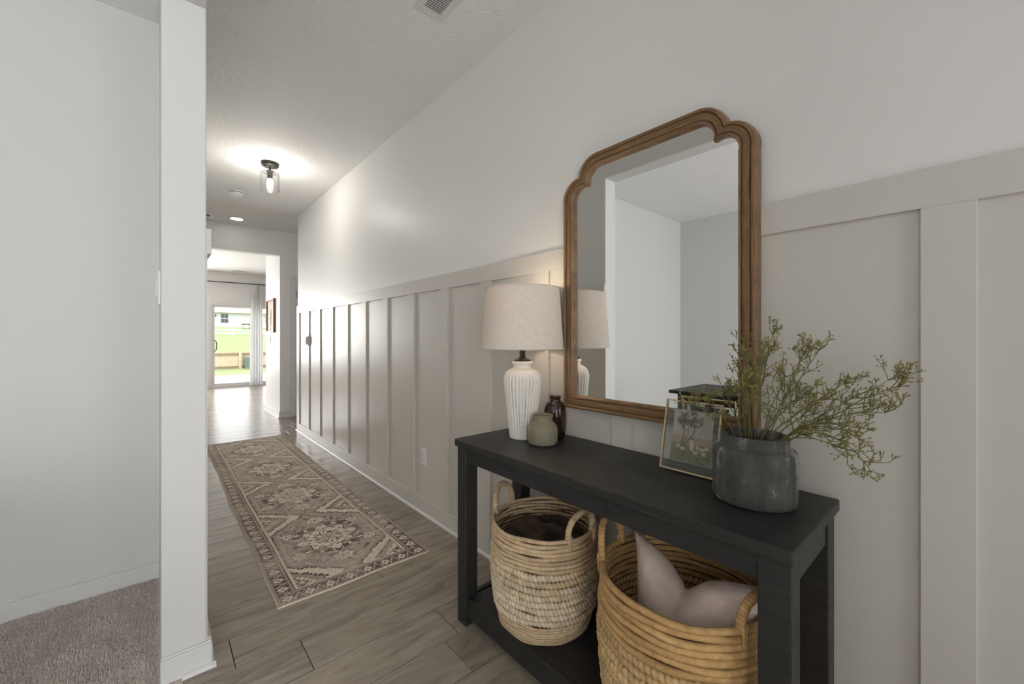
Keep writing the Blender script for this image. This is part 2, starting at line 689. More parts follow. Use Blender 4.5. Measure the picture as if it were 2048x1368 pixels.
wall_right = struct('wall_right', (XR, XR + 0.13, -1.6, YE, 0.0, CEIL), M['wall'])
SP = 0.4321
for k_ in range(-3, 14):     # taupe panels between battens
    a = 0.003 + SP * (k_ - 1) + 0.089 if k_ > -3 else -1.6
    b = 0.003 + SP * k_
    box('panel', (XR - 0.0025, XR + 0.001, a, b, 0.098, 1.494), M['taupe'], wall_right)
for k_ in range(-3, 14):
    a = 0.003 + SP * k_
    b = a + 0.089 if k_ < 13 else YE
    box('batten', (XB, XR + 0.001, a, b, 0.1005, 1.492), M['taupe'], wall_right, 0.0012)
box('top_rail', (XB, XR + 0.001, -1.6, YE, 1.492, WT), M['taupe'], wall_right, 0.0012)
box('bottom_rail', (XB, XR + 0.001, -1.6, YE, 0.0, 0.1005), M['taupe'], wall_right, 0.0012)


def shoe(name, parent, p0, p1, out, r=0.013, mat=None):
    """quarter-round along p0->p1, `out` = unit vector away from the wall"""
    p0, p1, out = Vector(p0), Vector(p1), Vector(out)
    V, Fc = [], []
    prof = [(0, 0)] + [(r * math.cos(t), r * math.sin(t)) for t in np.linspace(0, PI / 2, 6)]
    for p in (p0, p1):
        for (a, b) in prof:
            V.append(tuple(p + out * a + Vector((0, 0, b))))
    m = len(prof)
    for i in range(m):
        j = (i + 1) % m
        Fc.append((i, j, j + m, i + m))
    Fc.append(tuple(range(m))); Fc.append(tuple(reversed(range(m, 2 * m))))
    o = mesh(name, V, Fc, mat or M['trim'], parent, None, False)
    bm = bmesh.new(); bm.from_mesh(o.data); bmesh.ops.recalc_face_normals(bm, faces=bm.faces); bm.to_mesh(o.data); bm.free()
    return o


shoe('shoe_molding', wall_right, (XB, -1.6, 0), (XB, YE + 0.005, 0), (-1, 0, 0))

HZ = 2.376
wall_left = struct('wall_left', [(LX0, LX1, YJ, YF + 0.12, 0, CEIL), (LX0, LX1, -0.75, YJ, HZ, CEIL), (LX0, LX1, -2.6, -0.75, 0, CEIL)], M['room_wall'], 0.003)
for k_ in range(4, 16):
    a = 0.02 + SP * k_ + 0.089; b = min(0.02 + SP * (k_ + 1), YF)
    if b > a + 0.05:
        box('panel', (LX1 - 0.001, LX1 + 0.0025, a, b, 0.098, 1.494), M['taupe'], wall_left)
for k_ in range(4, 16):
    a = 0.02 + SP * k_
    if k_ == 4: a = YJ
    b = min(0.02 + SP * k_ + 0.089, YF)
    if b > a + 0.01:
        box('batten', (LX1 - 0.001, LX1 + 0.015, a, b, 0.1005, 1.492), M['taupe'], wall_left, 0.0012)
box('top_rail', (LX1 - 0.001, LX1 + 0.015, YJ, YF, 1.492, WT), M['taupe'], wall_left, 0.0012)
box('bottom_rail', (LX1 - 0.001, LX1 + 0.015, YJ, YF, 0, 0.1005), M['taupe'], wall_left, 0.0012)
shoe('shoe_molding', wall_left, (LX1 + 0.015, YJ - 0.026, 0), (LX1 + 0.015, YF, 0), (1, 0, 0))
# white base on the jamb end
box('jamb_base', (LX0 - 0.002, LX1 + 0.017, YJ - 0.013, YJ, 0.0, 0.083), M['trim'], wall_left, 0.002)
box('jamb_base_cap', (LX0 - 0.001, LX1 + 0.0155, YJ - 0.010, YJ, 0.083, 0.092), M['trim'], wall_left, 0.003)
shoe('shoe_molding', wall_left, (LX0 + 0.055, YJ - 0.013, 0), (LX1 + 0.027, YJ - 0.013, 0), (0, -1, 0), 0.015)

# front room
wall_room_far = struct('wall_room_far', (-2.7, LX0, 2.675, 2.795, 0, CEIL), M['room_wall'])
wall_room_left = struct('wall_room_left', (-2.82, -2.7, -2.72, 2.795, 0, CEIL), M['room_wall'])
wall_room_near = struct('wall_room_near', [(-2.7, -2.25, -2.72, -2.6, 0, CEIL), (-0.15, LX1, -2.72, -2.6, 0, CEIL),
                                           (-2.25, -0.15, -2.72, -2.6, 0, 0.4), (-2.25, -0.15, -2.72, -2.6, 2.25, CEIL)], M['room_wall'])
window_1 = struct('window_1', [(-2.25, -2.19, -2.70, -2.63, 0.4, 2.25), (-0.21, -0.15, -2.70, -2.63, 0.4, 2.25), (-1.23, -1.17, -2.70, -2.63, 0.4, 2.25),
                               (-2.19, -0.21, -2.70, -2.63, 0.4, 0.46), (-2.19, -0.21, -2.70, -2.63, 2.19, 2.25)], M['white_vinyl'])
box('pane', (-2.19, -0.21, -2.668, -2.662, 0.46, 2.19), M['glass'], window_1)
base_rf = struct('baseboard_room_far', (-2.7, LX0, 2.661, 2.675, 0, 0.080), M['trim'], 0.001)
box('cap', (-2.7, LX0, 2.664, 2.675, 0.080, 0.090), M['trim'], base_rf, 0.003)
base_rl = struct('baseboard_room_left', (-2.7, -2.686, -2.6, 2.661, 0, 0.080), M['trim'], 0.001)
box('cap', (-2.7, -2.689, -2.6, 2.661, 0.080, 0.090), M['trim'], base_rl, 0.003)
# foyer end; unseen front door behind the camera, glazing added for light
wall_near = struct('wall_near', [(LX1, 0.3, -1.72, -1.6, 0, CEIL), (1.2, XR + 0.13, -1.72, -1.6, 0, CEIL), (0.3, 1.2, -1.72, -1.6, 2.05, CEIL)], M['wall'])
door_3 = struct('door_3', [(0.3, 0.44, -1.69, -1.645, 0, 2.05), (1.06, 1.2, -1.69, -1.645, 0, 2.05), (0.44, 1.06, -1.69, -1.645, 0, 0.42), (0.44, 1.06, -1.69, -1.645, 2.0, 2.05)], M['trim'])
box('pane', (0.44, 1.06, -1.67, -1.664, 0.42, 2.0), M['glass'], door_3)

# end of the hall: header over the opening, pier, door recess
OZ = 2.386
wall_far = struct('wall_far', [(LX1, XR, YF, YF + 0.12, OZ, CEIL), (XR, 1.585, YF, YF + 0.12, 0, CEIL), (1.585, 2.36, YF, YF + 0.12, 2.04, CEIL), (2.36, 2.6, YF, YF + 0.12, 0, CEIL)], M['wall'])
wall_pier = struct('wall_pier', (XR, XR + 0.13, YF + 0.12, 7.77, 0, CEIL), M['wall'])
wall_recess = struct('wall_recess', [(2.5, 2.62, YE - 0.12, YF, 0, CEIL), (XR + 0.13, 2.5, YE - 0.12, YE, 0, CEIL)], M['wall'])
bp = struct('baseboard_pier', [(XR - 0.014, XR, YF - 0.014, 7.784, 0, 0.095), (XR, 1.512, YF - 0.014, YF, 0, 0.095)], M['trim'], 0.002)
shoe('shoe_molding', bp, (XR - 0.014, YF - 0.027, 0), (XR - 0.014, 7.79, 0), (-1, 0, 0))
shoe('shoe_molding', bp, (XR - 0.027, YF - 0.014, 0), (1.512, YF - 0.014, 0), (0, -1, 0))
door_1 = root('door_1', (1.95, YF, 0), kind='structure')
box('casing', [(1.512, 1.575, YF - 0.018, YF, 0, 2.092), (1.575, 2.37, YF - 0.018, YF, 2.03, 2.092), (2.37, 2.433, YF - 0.018, YF, 0, 2.092)], M['trim'], door_1, 0.003)
box('jamb', [(1.575, 1.596, YF - 0.004, YF + 0.1, 0, 2.04), (2.35, 2.37, YF - 0.004, YF + 0.1, 0, 2.04), (1.596, 2.35, YF - 0.004, YF + 0.1, 2.02, 2.04)], M['trim'], door_1)
slab = box('slab', (1.601, 2.347, YF + 0.006, YF + 0.042, 0.012, 2.015), M['trim'], door_1)
for zz in (0.26, 1.02, 1.78):
    tube('hinge', [(1.598, YF - 0.002, zz), (1.598, YF - 0.002, zz + 0.09)], 0.0075, M['steel'], door_1)
for (zz, h) in ((0.25, 0.72), (1.1, 0.78)):
    box('door_panel', [(1.72, 2.23, YF - 0.001, YF + 0.01, zz, zz + h)], M['trim'], door_1, 0.006)

# great room
GX0, GX1 = -3.0, 5.0
wall_great_far = struct('wall_great_far', [(GX0, -2.1, YS, YS + 0.12, 0, CEIL), (0.1, 0.955, YS, YS + 0.12, 0, CEIL), (-2.1, 0.1, YS, YS + 0.12, 0, 0.65), (-2.1, 0.1, YS, YS + 0.12, 2.25, CEIL),
                                           (2.78, GX1, YS, YS + 0.12, 0, CEIL), (0.955, 2.78, YS, YS + 0.12, 1.985, CEIL)], M['far_wall'])
wall_great_left = struct('wall_great_left', (GX0 - 0.12, GX0, YF, YS, 0, CEIL), M['far_wall'])
added_window = struct('added_window', [(-2.1, -2.04, YS + 0.03, YS + 0.09, 0.65, 2.25), (0.04, 0.1, YS + 0.03, YS + 0.09, 0.65, 2.25), (-1.03, -0.97, YS + 0.03, YS + 0.09, 0.65, 2.25),  # unseen window, added to carry the fill light into the hall
                               (-2.04, 0.04, YS + 0.03, YS + 0.09, 0.65, 0.71), (-2.04, 0.04, YS + 0.03, YS + 0.09, 2.19, 2.25)], M['white_vinyl'])
box('pane', (-2.04, 0.04, YS + 0.057, YS + 0.063, 0.71, 2.19), M['glass'], added_window)
wall_great_right = struct('wall_great_right', (GX1, GX1 + 0.12, 7.65, YS, 0, CEIL), M['far_wall'])
wall_great_near = struct('wall_great_near', [(GX0, LX0, YF, YF + 0.12, 0, CEIL), (XR + 0.13, GX1, 7.65, 7.77, 0, CEIL)], M['far_wall'])

# patio door
door_2 = root('door_2', (1.87, YS, 0), kind='structure')
YD = YS + 0.02
box('frame', [(0.955, 0.985, YD - 0.03, YD + 0.09, 0, 1.985), (2.75, 2.78, YD - 0.03, YD + 0.09, 0, 1.985), (0.985, 2.75, YD - 0.03, YD + 0.09, 1.945, 1.985), (0.985, 2.75, YD - 0.03, YD + 0.09, 0, 0.03)], M['white_vinyl'], door_2, 0.003)
for (x0, x1, y0) in ((0.985, 1.90, YD - 0.01), (1.84, 2.75, YD + 0.045)):
    sp_ = box('sliding_panel', [(x0, x0 + 0.055, y0, y0 + 0.035, 0.03, 1.945), (x1 - 0.055, x1, y0, y0 + 0.035, 0.03, 1.945),
                                (x0 + 0.055, x1 - 0.055, y0, y0 + 0.035, 1.893, 1.945), (x0 + 0.055, x1 - 0.055, y0, y0 + 0.035, 0.03, 0.09)], M['white_vinyl'], door_2, 0.003)
    box('pane', (x0 + 0.055, x1 - 0.055, y0 + 0.015, y0 + 0.02, 0.09, 1.893), M['glass'], sp_)
hp = [(1.03 + 0.045 * math.sin(t), YD - 0.055 if 0.15 < t < 3 else YD - 0.012, 0.985 + 0.13 * math.cos(t)) for t in np.linspace(0, PI, 13)]
tube('pull_handle', hp, 0.009, M['black_metal'], door_2, 8)
box('casing', [(0.90, 0.955, YS - 0.012, YS, 0, 2.04), (0.955, 2.78, YS - 0.012, YS, 1.985, 2.04), (2.78, 2.84, YS - 0.012, YS, 0, 2.04)], M['white_vinyl'], door_2, 0.002)

# ------------------------------------------------------------------ ceiling fittings
def ceiling_fixture(x, y, label, energy):
    t = root('ceiling_light', (x, y, CEIL), label, 'ceiling light')
    cc = (x, y, 0)
    o = lathe('canopy', [(0.0, 2.705), (0.052, 2.705), (0.066, 2.712), (0.070, 2.722), (0.070, 2.74)], M['bronze'], t, cc, 40, close_bottom=False); auto_smooth(o)
    lathe('stem', [(0.009, 2.665), (0.009, 2.706)], M['bronze'], t, cc, 14)
    for sx in (-1, 1):
        tube('mount_screw', [(x + 0.045 * sx, y - 0.02, 2.694), (x + 0.045 * sx, y - 0.02, 2.708)], 0.005, M['bronze'], t, 8)
    o = lathe('socket', [(0.0, 2.60), (0.019, 2.60), (0.021, 2.61), (0.021, 2.655), (0.030, 2.660), (0.030, 2.668), (0.0, 2.668)], M['bronze'], t, cc, 24, close_bottom=False); auto_smooth(o)
    o = lathe('glass_shade', [(0.0725, 2.502), (0.0725, 2.498), (0.076, 2.498), (0.076, 2.648), (0.073, 2.654), (0.028, 2.656)], M['shade_glass'], t, cc, 48, close_bottom=False); auto_smooth(o, 35)
    lathe('bulb', [(0.0, 2.515), (0.012, 2.518), (0.022, 2.535), (0.027, 2.555), (0.024, 2.578), (0.016, 2.60)], M['bulb'], t, cc, 20, close_bottom=False)
    lamp('ceiling_bulb_light', 'POINT', (x, y, 2.475), (0, 0, 0), energy, (1, 0.95, 0.88), shadow_soft_size=0.03)


ceiling_fixture(0.766, 4.16, 'clear glass cylinder ceiling light with glowing bulb and bronze mount over the runner', 7.5)

dl = root('recessed_light', (0.797, 6.405, CEIL), 'round white recessed light glowing in the ceiling at the hall end', 'recessed light')
lathe('trim_ring', [(0.072, 2.736), (0.085, 2.734), (0.093, 2.738), (0.093, 2.74)], M['trim'], dl, (0.797, 6.405, 0), 40, close_bottom=False)
lathe('diffuser', [(0.0, 2.7365), (0.072, 2.7365)], M['downlight'], dl, (0.797, 6.405, 0), 40, close_bottom=False)
rl = lamp('recessed_light_beam', 'AREA', (0.797, 6.405, 2.731), (0, 0, 0), 0.15, (1, 0.95, 0.88), shape='DISK', size=0.14)

sd = root('smoke_detector', (0.651, 5.21, CEIL), 'round white smoke detector beyond the glass ceiling light', 'smoke detector')
o = lathe('housing', [(0.0, 2.697), (0.040, 2.697), (0.056, 2.702), (0.062, 2.712), (0.064, 2.722)], M['white_plastic'], sd, (0.651, 5.21, 0), 40, close_bottom=False)
lathe('vent_slot', [(0.058, 2.722), (0.058, 2.729)], M['dark_slot'], sd, (0.651, 5.21, 0), 40, close_bottom=False)
o = lathe('base_plate', [(0.0, 2.728), (0.070, 2.728), (0.070, 2.74)], M['white_plastic'], sd, (0.651, 5.21, 0), 40, close_bottom=False); auto_smooth(o)

ms = root('ceiling_sensor', (0.50, 6.45, CEIL), 'small white sensor with dark vents left of the recessed light', 'sensor')
o = lathe('housing', [(0.0, 2.700), (0.045, 2.702), (0.058, 2.712), (0.060, 2.74)], M['white_plastic'], ms, (0.50, 6.45, 0), 32, close_bottom=False)
for dx in (-0.022, 0.004):
    box('vent_slot', (0.50 + dx - 0.01, 0.50 + dx + 0.01, 6.45 - 0.0625, 6.45 - 0.055, 2.712, 2.728), M['dark_slot'], ms)

av = root('air_register', (0.983, 1.56, CEIL), 'white slatted air register in the ceiling above the hall entry', 'air vent')
ax0, ax1, ay0, ay1 = 0.911, 1.056, 1.36, 1.74
zt = CEIL - 0.006
box('frame', [(ax0, ax0 + 0.03, ay0, ay1, zt, CEIL), (ax1 - 0.03, ax1, ay0, ay1, zt, CEIL), (ax0 + 0.03, ax1 - 0.03, ay0, ay0 + 0.035, zt, CEIL), (ax0 + 0.03, ax1 - 0.03, ay1 - 0.035, ay1, zt, CEIL)], M['trim'], av, 0.0015)
box('duct_shadow', (ax0 + 0.03, ax1 - 0.03, ay0 + 0.035, ay1 - 0.035, CEIL - 0.0012, CEIL), M['dark_slot'], av)
ns = 26
sl = None
for i in range(ns):
    yy = ay0 + 0.04 + i * (ay1 - ay0 - 0.08) / (ns - 1)
    if sl is None:
        sl = boxes_mesh('slat', [(ax0 + 0.03, ax1 - 0.03, -0.0047, 0.0047, zt - 0.001, zt + 0.001)], 0, 1, (0, 0, 0))
        bm = bmesh.new(); bm.from_mesh(sl)
        for v_ in bm.verts:
            v_.co.z += 0.35 * v_.co.y
        bm.to_mesh(sl); bm.free()
        sl.materials.append(M['trim'])
    link('slat', sl, None, av, (0, yy, 0))
for (qx, qy) in ((0.985, ay1 - 0.014), (0.985, ay0 + 0.014)):
    lathe('screw', [(0.0, zt - 0.0015), (0.004, zt - 0.001), (0.0045, zt)], M['white_plastic'], av, (qx, qy, 0), 10, close_bottom=False)

lv = root('slot_diffuser', (1.51, 11.42, CEIL), 'thin dark slot vent in the great room ceiling by the patio door', 'air vent')
box('frame', (1.33, 1.69, 11.37, 11.47, CEIL - 0.008, CEIL), M['trim'], lv, 0.002)
for dy in (-0.022, 0.012):
    box('slot', (1.345, 1.675, 11.42 + dy, 11.42 + dy + 0.014, CEIL - 0.0095, CEIL - 0.008), M['dark_slot'], lv)

# ------------------------------------------------------------------ wall fittings
ot = root('wall_outlet', (XR - 0.0025, 2.465, 0.38), 'white double outlet low on the taupe panelling', 'outlet')
box('plate', (XR - 0.0085, XR - 0.0025, 2.43, 2.50, 0.322, 0.438), M['white_plastic'], ot, 0.003, 2)
for zz in (0.360, 0.400):
    rc = box('receptacle', (XR - 0.0105, XR - 0.008, 2.449, 2.481, zz - 0.014, zz + 0.014), M['white_plastic'], ot, 0.001)
    for dy in (-0.006, 0.006):
        box('slot', (XR - 0.011, XR - 0.0104, 2.465 + dy - 0.001, 2.465 + dy + 0.001, zz - 0.003, zz + 0.006), M['dark_slot'], rc)
wc = root('wall_control', (XB, 5.236, 1.147), 'small white wall control mounted on a batten near the hall end', 'wall control')
box('back_plate', (XB - 0.007, XB, 5.196, 5.276, 1.087, 1.207), M['white_plastic'], wc, 0.003, 2)
box('body', (XB - 0.026, XB - 0.006, 5.208, 5.264, 1.10, 1.195), M['white_plastic'], wc, 0.006, 3)
box('rocker', (XB - 0.029, XB - 0.024, 5.218, 5.254, 1.115, 1.18), M['trim'], wc, 0.002)
ls = root('light_switch', (LX0, 1.95, 1.365), 'white light switch seen edge-on on the front room side of the jamb', 'light switch')
box('plate', (LX0 - 0.008, LX0, 1.915, 1.985, 1.305, 1.425), M['white_plastic'], ls, 0.003, 2)
box('rocker', (LX0 - 0.013, LX0 - 0.007, 1.93, 1.97, 1.33, 1.40), M['white_plastic'], ls, 0.003)
ps = root('pier_switch', (XR, 7.423, 1.15), 'small white switch plate under the framed picture', 'light switch')
box('plate', (XR - 0.007, XR, 7.385, 7.46, 1.09, 1.21), M['white_plastic'], ps, 0.003)
box('rocker', (XR - 0.011, XR - 0.006, 7.405, 7.44, 1.115, 1.185), M['white_plastic'], ps, 0.002)

# picture on the pier
pf = root('framed_picture', (XR, 7.32, 1.26), 'brown wood framed picture hanging on the pier by the great room', 'picture')
y0, y1, z0, z1 = 7.045, 7.595, 1.26, 1.785
box('frame', [(XR - 0.03, XR, y0, y0 + 0.028, z0, z1), (XR - 0.03, XR, y1 - 0.028, y1, z0, z1), (XR - 0.03, XR, y0 + 0.028, y1 - 0.028, z0, z0 + 0.028), (XR - 0.03, XR, y0 + 0.028, y1 - 0.028, z1 - 0.028, z1)],
    plain('picture_frame_wood', lin(134, 92, 62), 0.5, var=(20, 0.2)), pf, 0.003)
n_ = 40
gy, gz = np.meshgrid(np.linspace(y0 + 0.028, y1 - 0.028, n_), np.linspace(z0 + 0.028, z1 - 0.028, n_))
pc = np.ones((n_, n_, 3)) * np.array(lin(196, 172, 156)[:3])
a_ = np.abs(gy - 7.32) / 0.07; b_ = np.abs(gz - 1.49) / 0.15
pc[(a_ ** 2 + b_ ** 2) < 1] = lin(92, 74, 76)[:3]
pc[(np.abs(gy - 7.32) < 0.03) & (np.abs(gz - 1.36) < 0.06)] = lin(104, 84, 82)[:3]


def grid_faces(nu, nv):
    i, j = np.meshgrid(np.arange(nu - 1), np.arange(nv - 1))
    a = (j * nu + i).ravel()
    return np.stack([a, a + 1, a + 1 + nu, a + nu], 1).tolist()


mesh('art_sheet', np.stack([np.full(gy.size, XR - 0.012), gy.ravel(), gz.ravel()], 1), [f[::-1] for f in grid_faces(n_, n_)], M['print'], pf, None, False, None, pc.reshape(-1, 3))

# curtain and rod
cr = root('curtain_rod', (1.6, 11.68, 2.48), 'thin black curtain rod across the top of the patio door wall', 'curtain rod')
tube('rod', [(0.55, 11.68, 2.48), (3.1, 11.68, 2.48)], 0.011, M['black_metal'], cr)
for xx in (0.62, 1.90, 3.02):
    tube('bracket', [(xx, YS, 2.46), (xx, 11.68, 2.46), (xx, 11.68, 2.488)], 0.009, M['black_metal'], cr, 8)
nu, nv = 140, 30
V, cf = [], []
for j in range(nv):
    q = j / (nv - 1)
    z = 0.012 + (2.47 - 0.012) * q
    hw = 0.132 - 0.047 * (max(0, (q - 0.55) / 0.45) ** 1.2)
    cx = 1.852 + 0.012 * q
    for i in range(nu):
        s = i / (nu - 1)
        ph = s * 2 * PI * 5.0
        amp = 0.042 * (1 - 0.25 * q)
        V.append((cx - hw + 2 * hw * s + 0.014 * math.sin(ph * 2 + 1.0 + q), 11.68 + amp * math.sin(ph + 0.5 * math.sin(3 * q)) + 0.012 * math.sin(ph * 2.3 + 2 * q), z))
o = mesh('curtain', V, grid_faces(nu, nv), M['curtain'], None, (1.85, 11.68, 0.012), True)
tag(o, 'white floor-length curtain gathered beside the patio door', 'curtain')

# ------------------------------------------------------------------ runner rug
def smooth_noise(shape, cell, seed):
    g = np.random.default_rng(seed)
    nx, ny = int(shape[1] / cell) + 3, int(shape[0] / cell) + 3
    a = g.random((ny, nx))
    yy = np.arange(shape[0]) / cell; xx = np.arange(shape[1]) / cell
    y0 = yy.astype(int); x0 = xx.astype(int)
    fy = yy - y0; fx = xx - x0
    fy = (fy * fy * (3 - 2 * fy))[:, None]; fx = (fx * fx * (3 - 2 * fx))[None]
    A = a[np.ix_(y0, x0)]; B = a[np.ix_(y0, x0 + 1)]; Cq = a[np.ix_(y0 + 1, x0)]; D = a[np.ix_(y0 + 1, x0 + 1)]
    return A * (1 - fx) * (1 - fy) + B * fx * (1 - fy) + Cq * (1 - fx) * fy + D * fx * fy


RX0, RX1, RY0, RY1 = 0.398, 1.144, 2.008, 5.56
nu, nv = 264, 1150
P = np.linspace(-1, 1, nu)[None, :] * (RX1 - RX0) / 2 * np.ones((nv, 1))
Q = np.linspace(0, RY1 - RY0, nv)[:, None] * np.ones((1, nu))
HWd = (RX1 - RX0) / 2; LEN = RY1 - RY0
cream, taupe, dark, tan_ = [np.array(lin(*c)[:3]) for c in ((242, 228, 210), (176, 162, 151), (100, 89, 87), (208, 194, 180))]
shp = (nv, nu)
wob = (smooth_noise(shp, 9, 1) - 0.5) * 0.016
wob2 = (smooth_noise(shp, 9, 2) - 0.5) * 0.016
p = P + wob; q = Q + wob2
ap = np.abs(p)
edge = np.minimum(HWd - np.abs(P), np.minimum(Q, LEN - Q))   # distance to rug edge
col = np.ones((nv, nu, 3)) * cream


def paint(mask, c, a=1.0):
    col[mask] = col[mask] * (1 - a) + c * a


PER = 0.83
qc = (Q - 0.54 + PER / 2) % PER - PER / 2          # centred on a medallion
qm = (Q - 0.54) % PER - PER / 2                    # centred between medallions
qcw, qmw = qc + wob2, qm + wob2
# scattered curls on the cream ground
curl = np.sin(95 * p + 9 * np.sin(40 * q)) * np.sin(90 * q + 9 * np.sin(38 * p))
paint(curl > 0.78, tan_); paint(curl < -0.86, taupe)


def stairs(a, s):
    return np.round(a / s) * s


# medallion hexagon
sp_, sq_ = stairs(ap, 0.014), stairs(np.abs(qcw), 0.014)
med = np.maximum(sp_ / 0.262, sq_ / 0.435 + 0.52 * sp_ / 0.262)
paint(med < 1.03, dark); paint(med < 1.0, taupe); paint((med < 0.93) & (med > 0.90), tan_, 0.7)
mot = np.sin(70 * p + 5 * np.sin(33 * qc)) + np.sin(66 * qc + 5 * np.sin(31 * p))
paint((med < 0.9) & (mot > 1.25), tan_); paint((med < 0.9) & (mot < -1.4), dark, 0.75)
# stepped dark brackets round the star
br = np.maximum(stairs(ap, 0.02) / 0.20, stairs(np.abs(qcw), 0.02) / 0.205) + 0.35 * np.minimum(stairs(ap, 0.02) / 0.20, stairs(np.abs(qcw), 0.02) / 0.205)
paint((br < 1.0) & (br > 0.84) & (med < 0.95), dark, 0.85)
paint((br < 0.93) & (br > 0.90) & (med < 0.95), cream)
# star
th = np.arctan2(qcw, p); rd = np.hypot(p, qcw * 0.92)
st = rd / (0.132 * (1 + 0.16 * np.cos(8 * th) + 0.08 * np.cos(4 * th)))
paint(st < 1.10, dark); paint(st < 1.02, cream)
fl = np.sin(8 * th + 26 * rd) * np.sin(70 * rd)
paint((st < 0.92) & (fl > 0.55), taupe); paint((st < 0.92) & (fl < -0.7), dark, 0.8)
paint((st < 0.62) & (st > 0.57), dark, 0.7)
pet = rd / (0.045 * (1 + 0.3 * np.cos(6 * th)))
paint(pet < 1.0, tan_); paint((pet < 1.1) & (pet > 0.9), dark); paint(rd < 0.014, dark); paint(rd < 0.008, cream)
# rosettes on the centre line and flanks
for (ox, oq, rr_) in ((0.0, 0.272, 0.045), (0.0, -0.272, 0.045), (0.19, 0.14, 0.032), (-0.19, 0.14, 0.032), (0.19, -0.14, 0.032), (-0.19, -0.14, 0.032)):
    dx = p - ox; dq = qcw - oq
    t_ = np.arctan2(dq, dx); r_ = np.hypot(dx, dq) / (rr_ * (1 + 0.22 * np.cos(7 * t_)))
    paint(r_ < 1.12, dark, 0.8); paint(r_ < 1.0, cream); paint((r_ < 0.62) & (r_ > 0.45), taupe); paint(r_ < 0.22, dark)
# side motifs between medallions
sm_p = stairs(0.285 - ap, 0.016); sm_q = stairs(np.abs(qmw), 0.016)
sd_ = sm_p / 0.15 + sm_q / 0.15
paint((sd_ < 1.12) & (sm_p > -0.01), dark); paint((sd_ < 1.0) & (sm_p > -0.01), taupe)
paint((sd_ < 0.72) & (sd_ > 0.62) & (sm_p > -0.01), cream)
kk = np.sin(110 * p) * np.sin(105 * qm)
paint((sd_ < 0.62) & (kk > 0.3) & (sm_p > -0.01), dark, 0.8); paint((sd_ < 0.62) & (kk < -0.55) & (sm_p > -0.01), cream, 0.9)
# borders
paint(edge < 0.108, tan_); paint(edge < 0.104, cream); paint(edge < 0.096, dark); paint(edge < 0.090, taupe)
paint(edge < 0.078, dark)
along = np.where(HWd - np.abs(P) < np.minimum(Q, LEN - Q), Q, P)
bu = (along % 0.092) / 0.092 - 0.5; bv = (edge - 0.048) / 0.030
dm = np.abs(bu) * 3.4 + np.abs(bv) * 0.9
inb = (edge < 0.078) & (edge > 0.018)
paint(inb & (dm < 0.85), cream); paint(inb & (dm < 0.4), taupe)
zz = np.abs(((along * 2 / 0.092) % 1) - 0.5) * 2
paint(inb & (np.abs(bv - (zz * 2 - 1) * 0.75) < 0.22) & (dm > 1.0), tan_)
dots = np.sin(along * 2 * PI / 0.023) * np.sin(edge * 2 * PI / 0.022)
paint(inb & (dm > 1.0) & (dots > 0.72), cream)
paint((edge < 0.018), taupe); paint((edge < 0.0055), np.array(lin(230, 216, 196)[:3]))
# wear noise, pile grain, and a blend to tan along the length
wear = smooth_noise(shp, 60, 5) * 0.5 + smooth_noise(shp, 18, 6) * 0.3 + smooth_noise(shp, 4, 7) * 0.2
fade = np.clip((wear - 0.45) * 2.0, 0, 0.5)[..., None]
inner = (edge > 0.006)[..., None]
col = np.where(inner, col * (1 - fade) + tan_ * fade, col)
col = col * (0.86 + 0.28 * smooth_noise(shp, 2.2, 8)[..., None])
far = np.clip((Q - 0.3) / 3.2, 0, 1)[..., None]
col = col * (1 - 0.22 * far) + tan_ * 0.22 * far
lx = 0.005 * np.sin(Q * 3.3) + 0.0025 * np.sin(Q * 11 + 1)
X = (RX0 + RX1) / 2 + P + np.where(P < 0, lx * (np.abs(P) / HWd) ** 3, 0.003 * np.sin(Q * 5) * (np.abs(P) / HWd) ** 3)
Y = RY0 + Q + 0.004 * np.sin(P * 14) * np.exp(-Q * 12) + 0.03 * 0
Z = 0.0055 + 0.004 * np.exp(-((P + HWd) / 0.03) ** 2) * (np.sin(Q * 9) ** 2) + 0.0006 * smooth_noise(shp, 5, 9)
Z = np.where(edge < 0.002, 0.0008, Z)
rv = np.stack([X.ravel(), Y.ravel(), Z.ravel()], 1)
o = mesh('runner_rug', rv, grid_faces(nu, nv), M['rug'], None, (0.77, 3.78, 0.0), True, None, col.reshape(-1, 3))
tag(o, 'long faded taupe and cream patterned runner rug on the hall floor', 'rug')

# ------------------------------------------------------------------ console table
TZ = 0.764
ct = root('console_table', (1.155, 0.85, 0), 'black wooden console table with open lower shelf against the panelled wall', 'console table')
box('tabletop', (0.945, 1.353, 0.241, 1.452, 0.733, TZ), M['black_wood'], ct, 0.005, 3)
for (xa, ya) in ((0.957, 0.247), (0.957, 1.385), (1.262, 0.247), (1.262, 1.385)):
    box('leg', (xa, xa + 0.060, ya, ya + 0.062, 0, 0.733), M['black_wood'], ct, 0.0025)
box('front_apron', (0.967, 0.989, 0.309, 1.385, 0.672, 0.733), M['black_wood'], ct, 0.0015)
box('back_apron', (1.29, 1.312, 0.309, 1.385, 0.672, 0.733), M['black_wood'], ct, 0.0015)
for ya in (0.252, 1.418):
    box('side_apron', (1.017, 1.262, ya, ya + 0.022, 0.672, 0.733), M['black_wood'], ct, 0.0015)
box('lower_shelf', (0.989, 1.30, 0.309, 1.385, 0.094, 0.116), M['black_wood'], ct, 0.001)
box('front_shelf_rail', (0.967, 0.989, 0.309, 1.385, 0.034, 0.116), M['black_wood'], ct, 0.0015)
box('back_shelf_rail', (1.30, 1.318, 0.309, 1.385, 0.034, 0.116), M['black_wood'], ct, 0.0015)
for ya in (0.262, 1.398):
    box('side_shelf_rail', (1.017, 1.262, ya, ya + 0.022, 0.034, 0.116), M['black_wood'], ct, 0.0015)

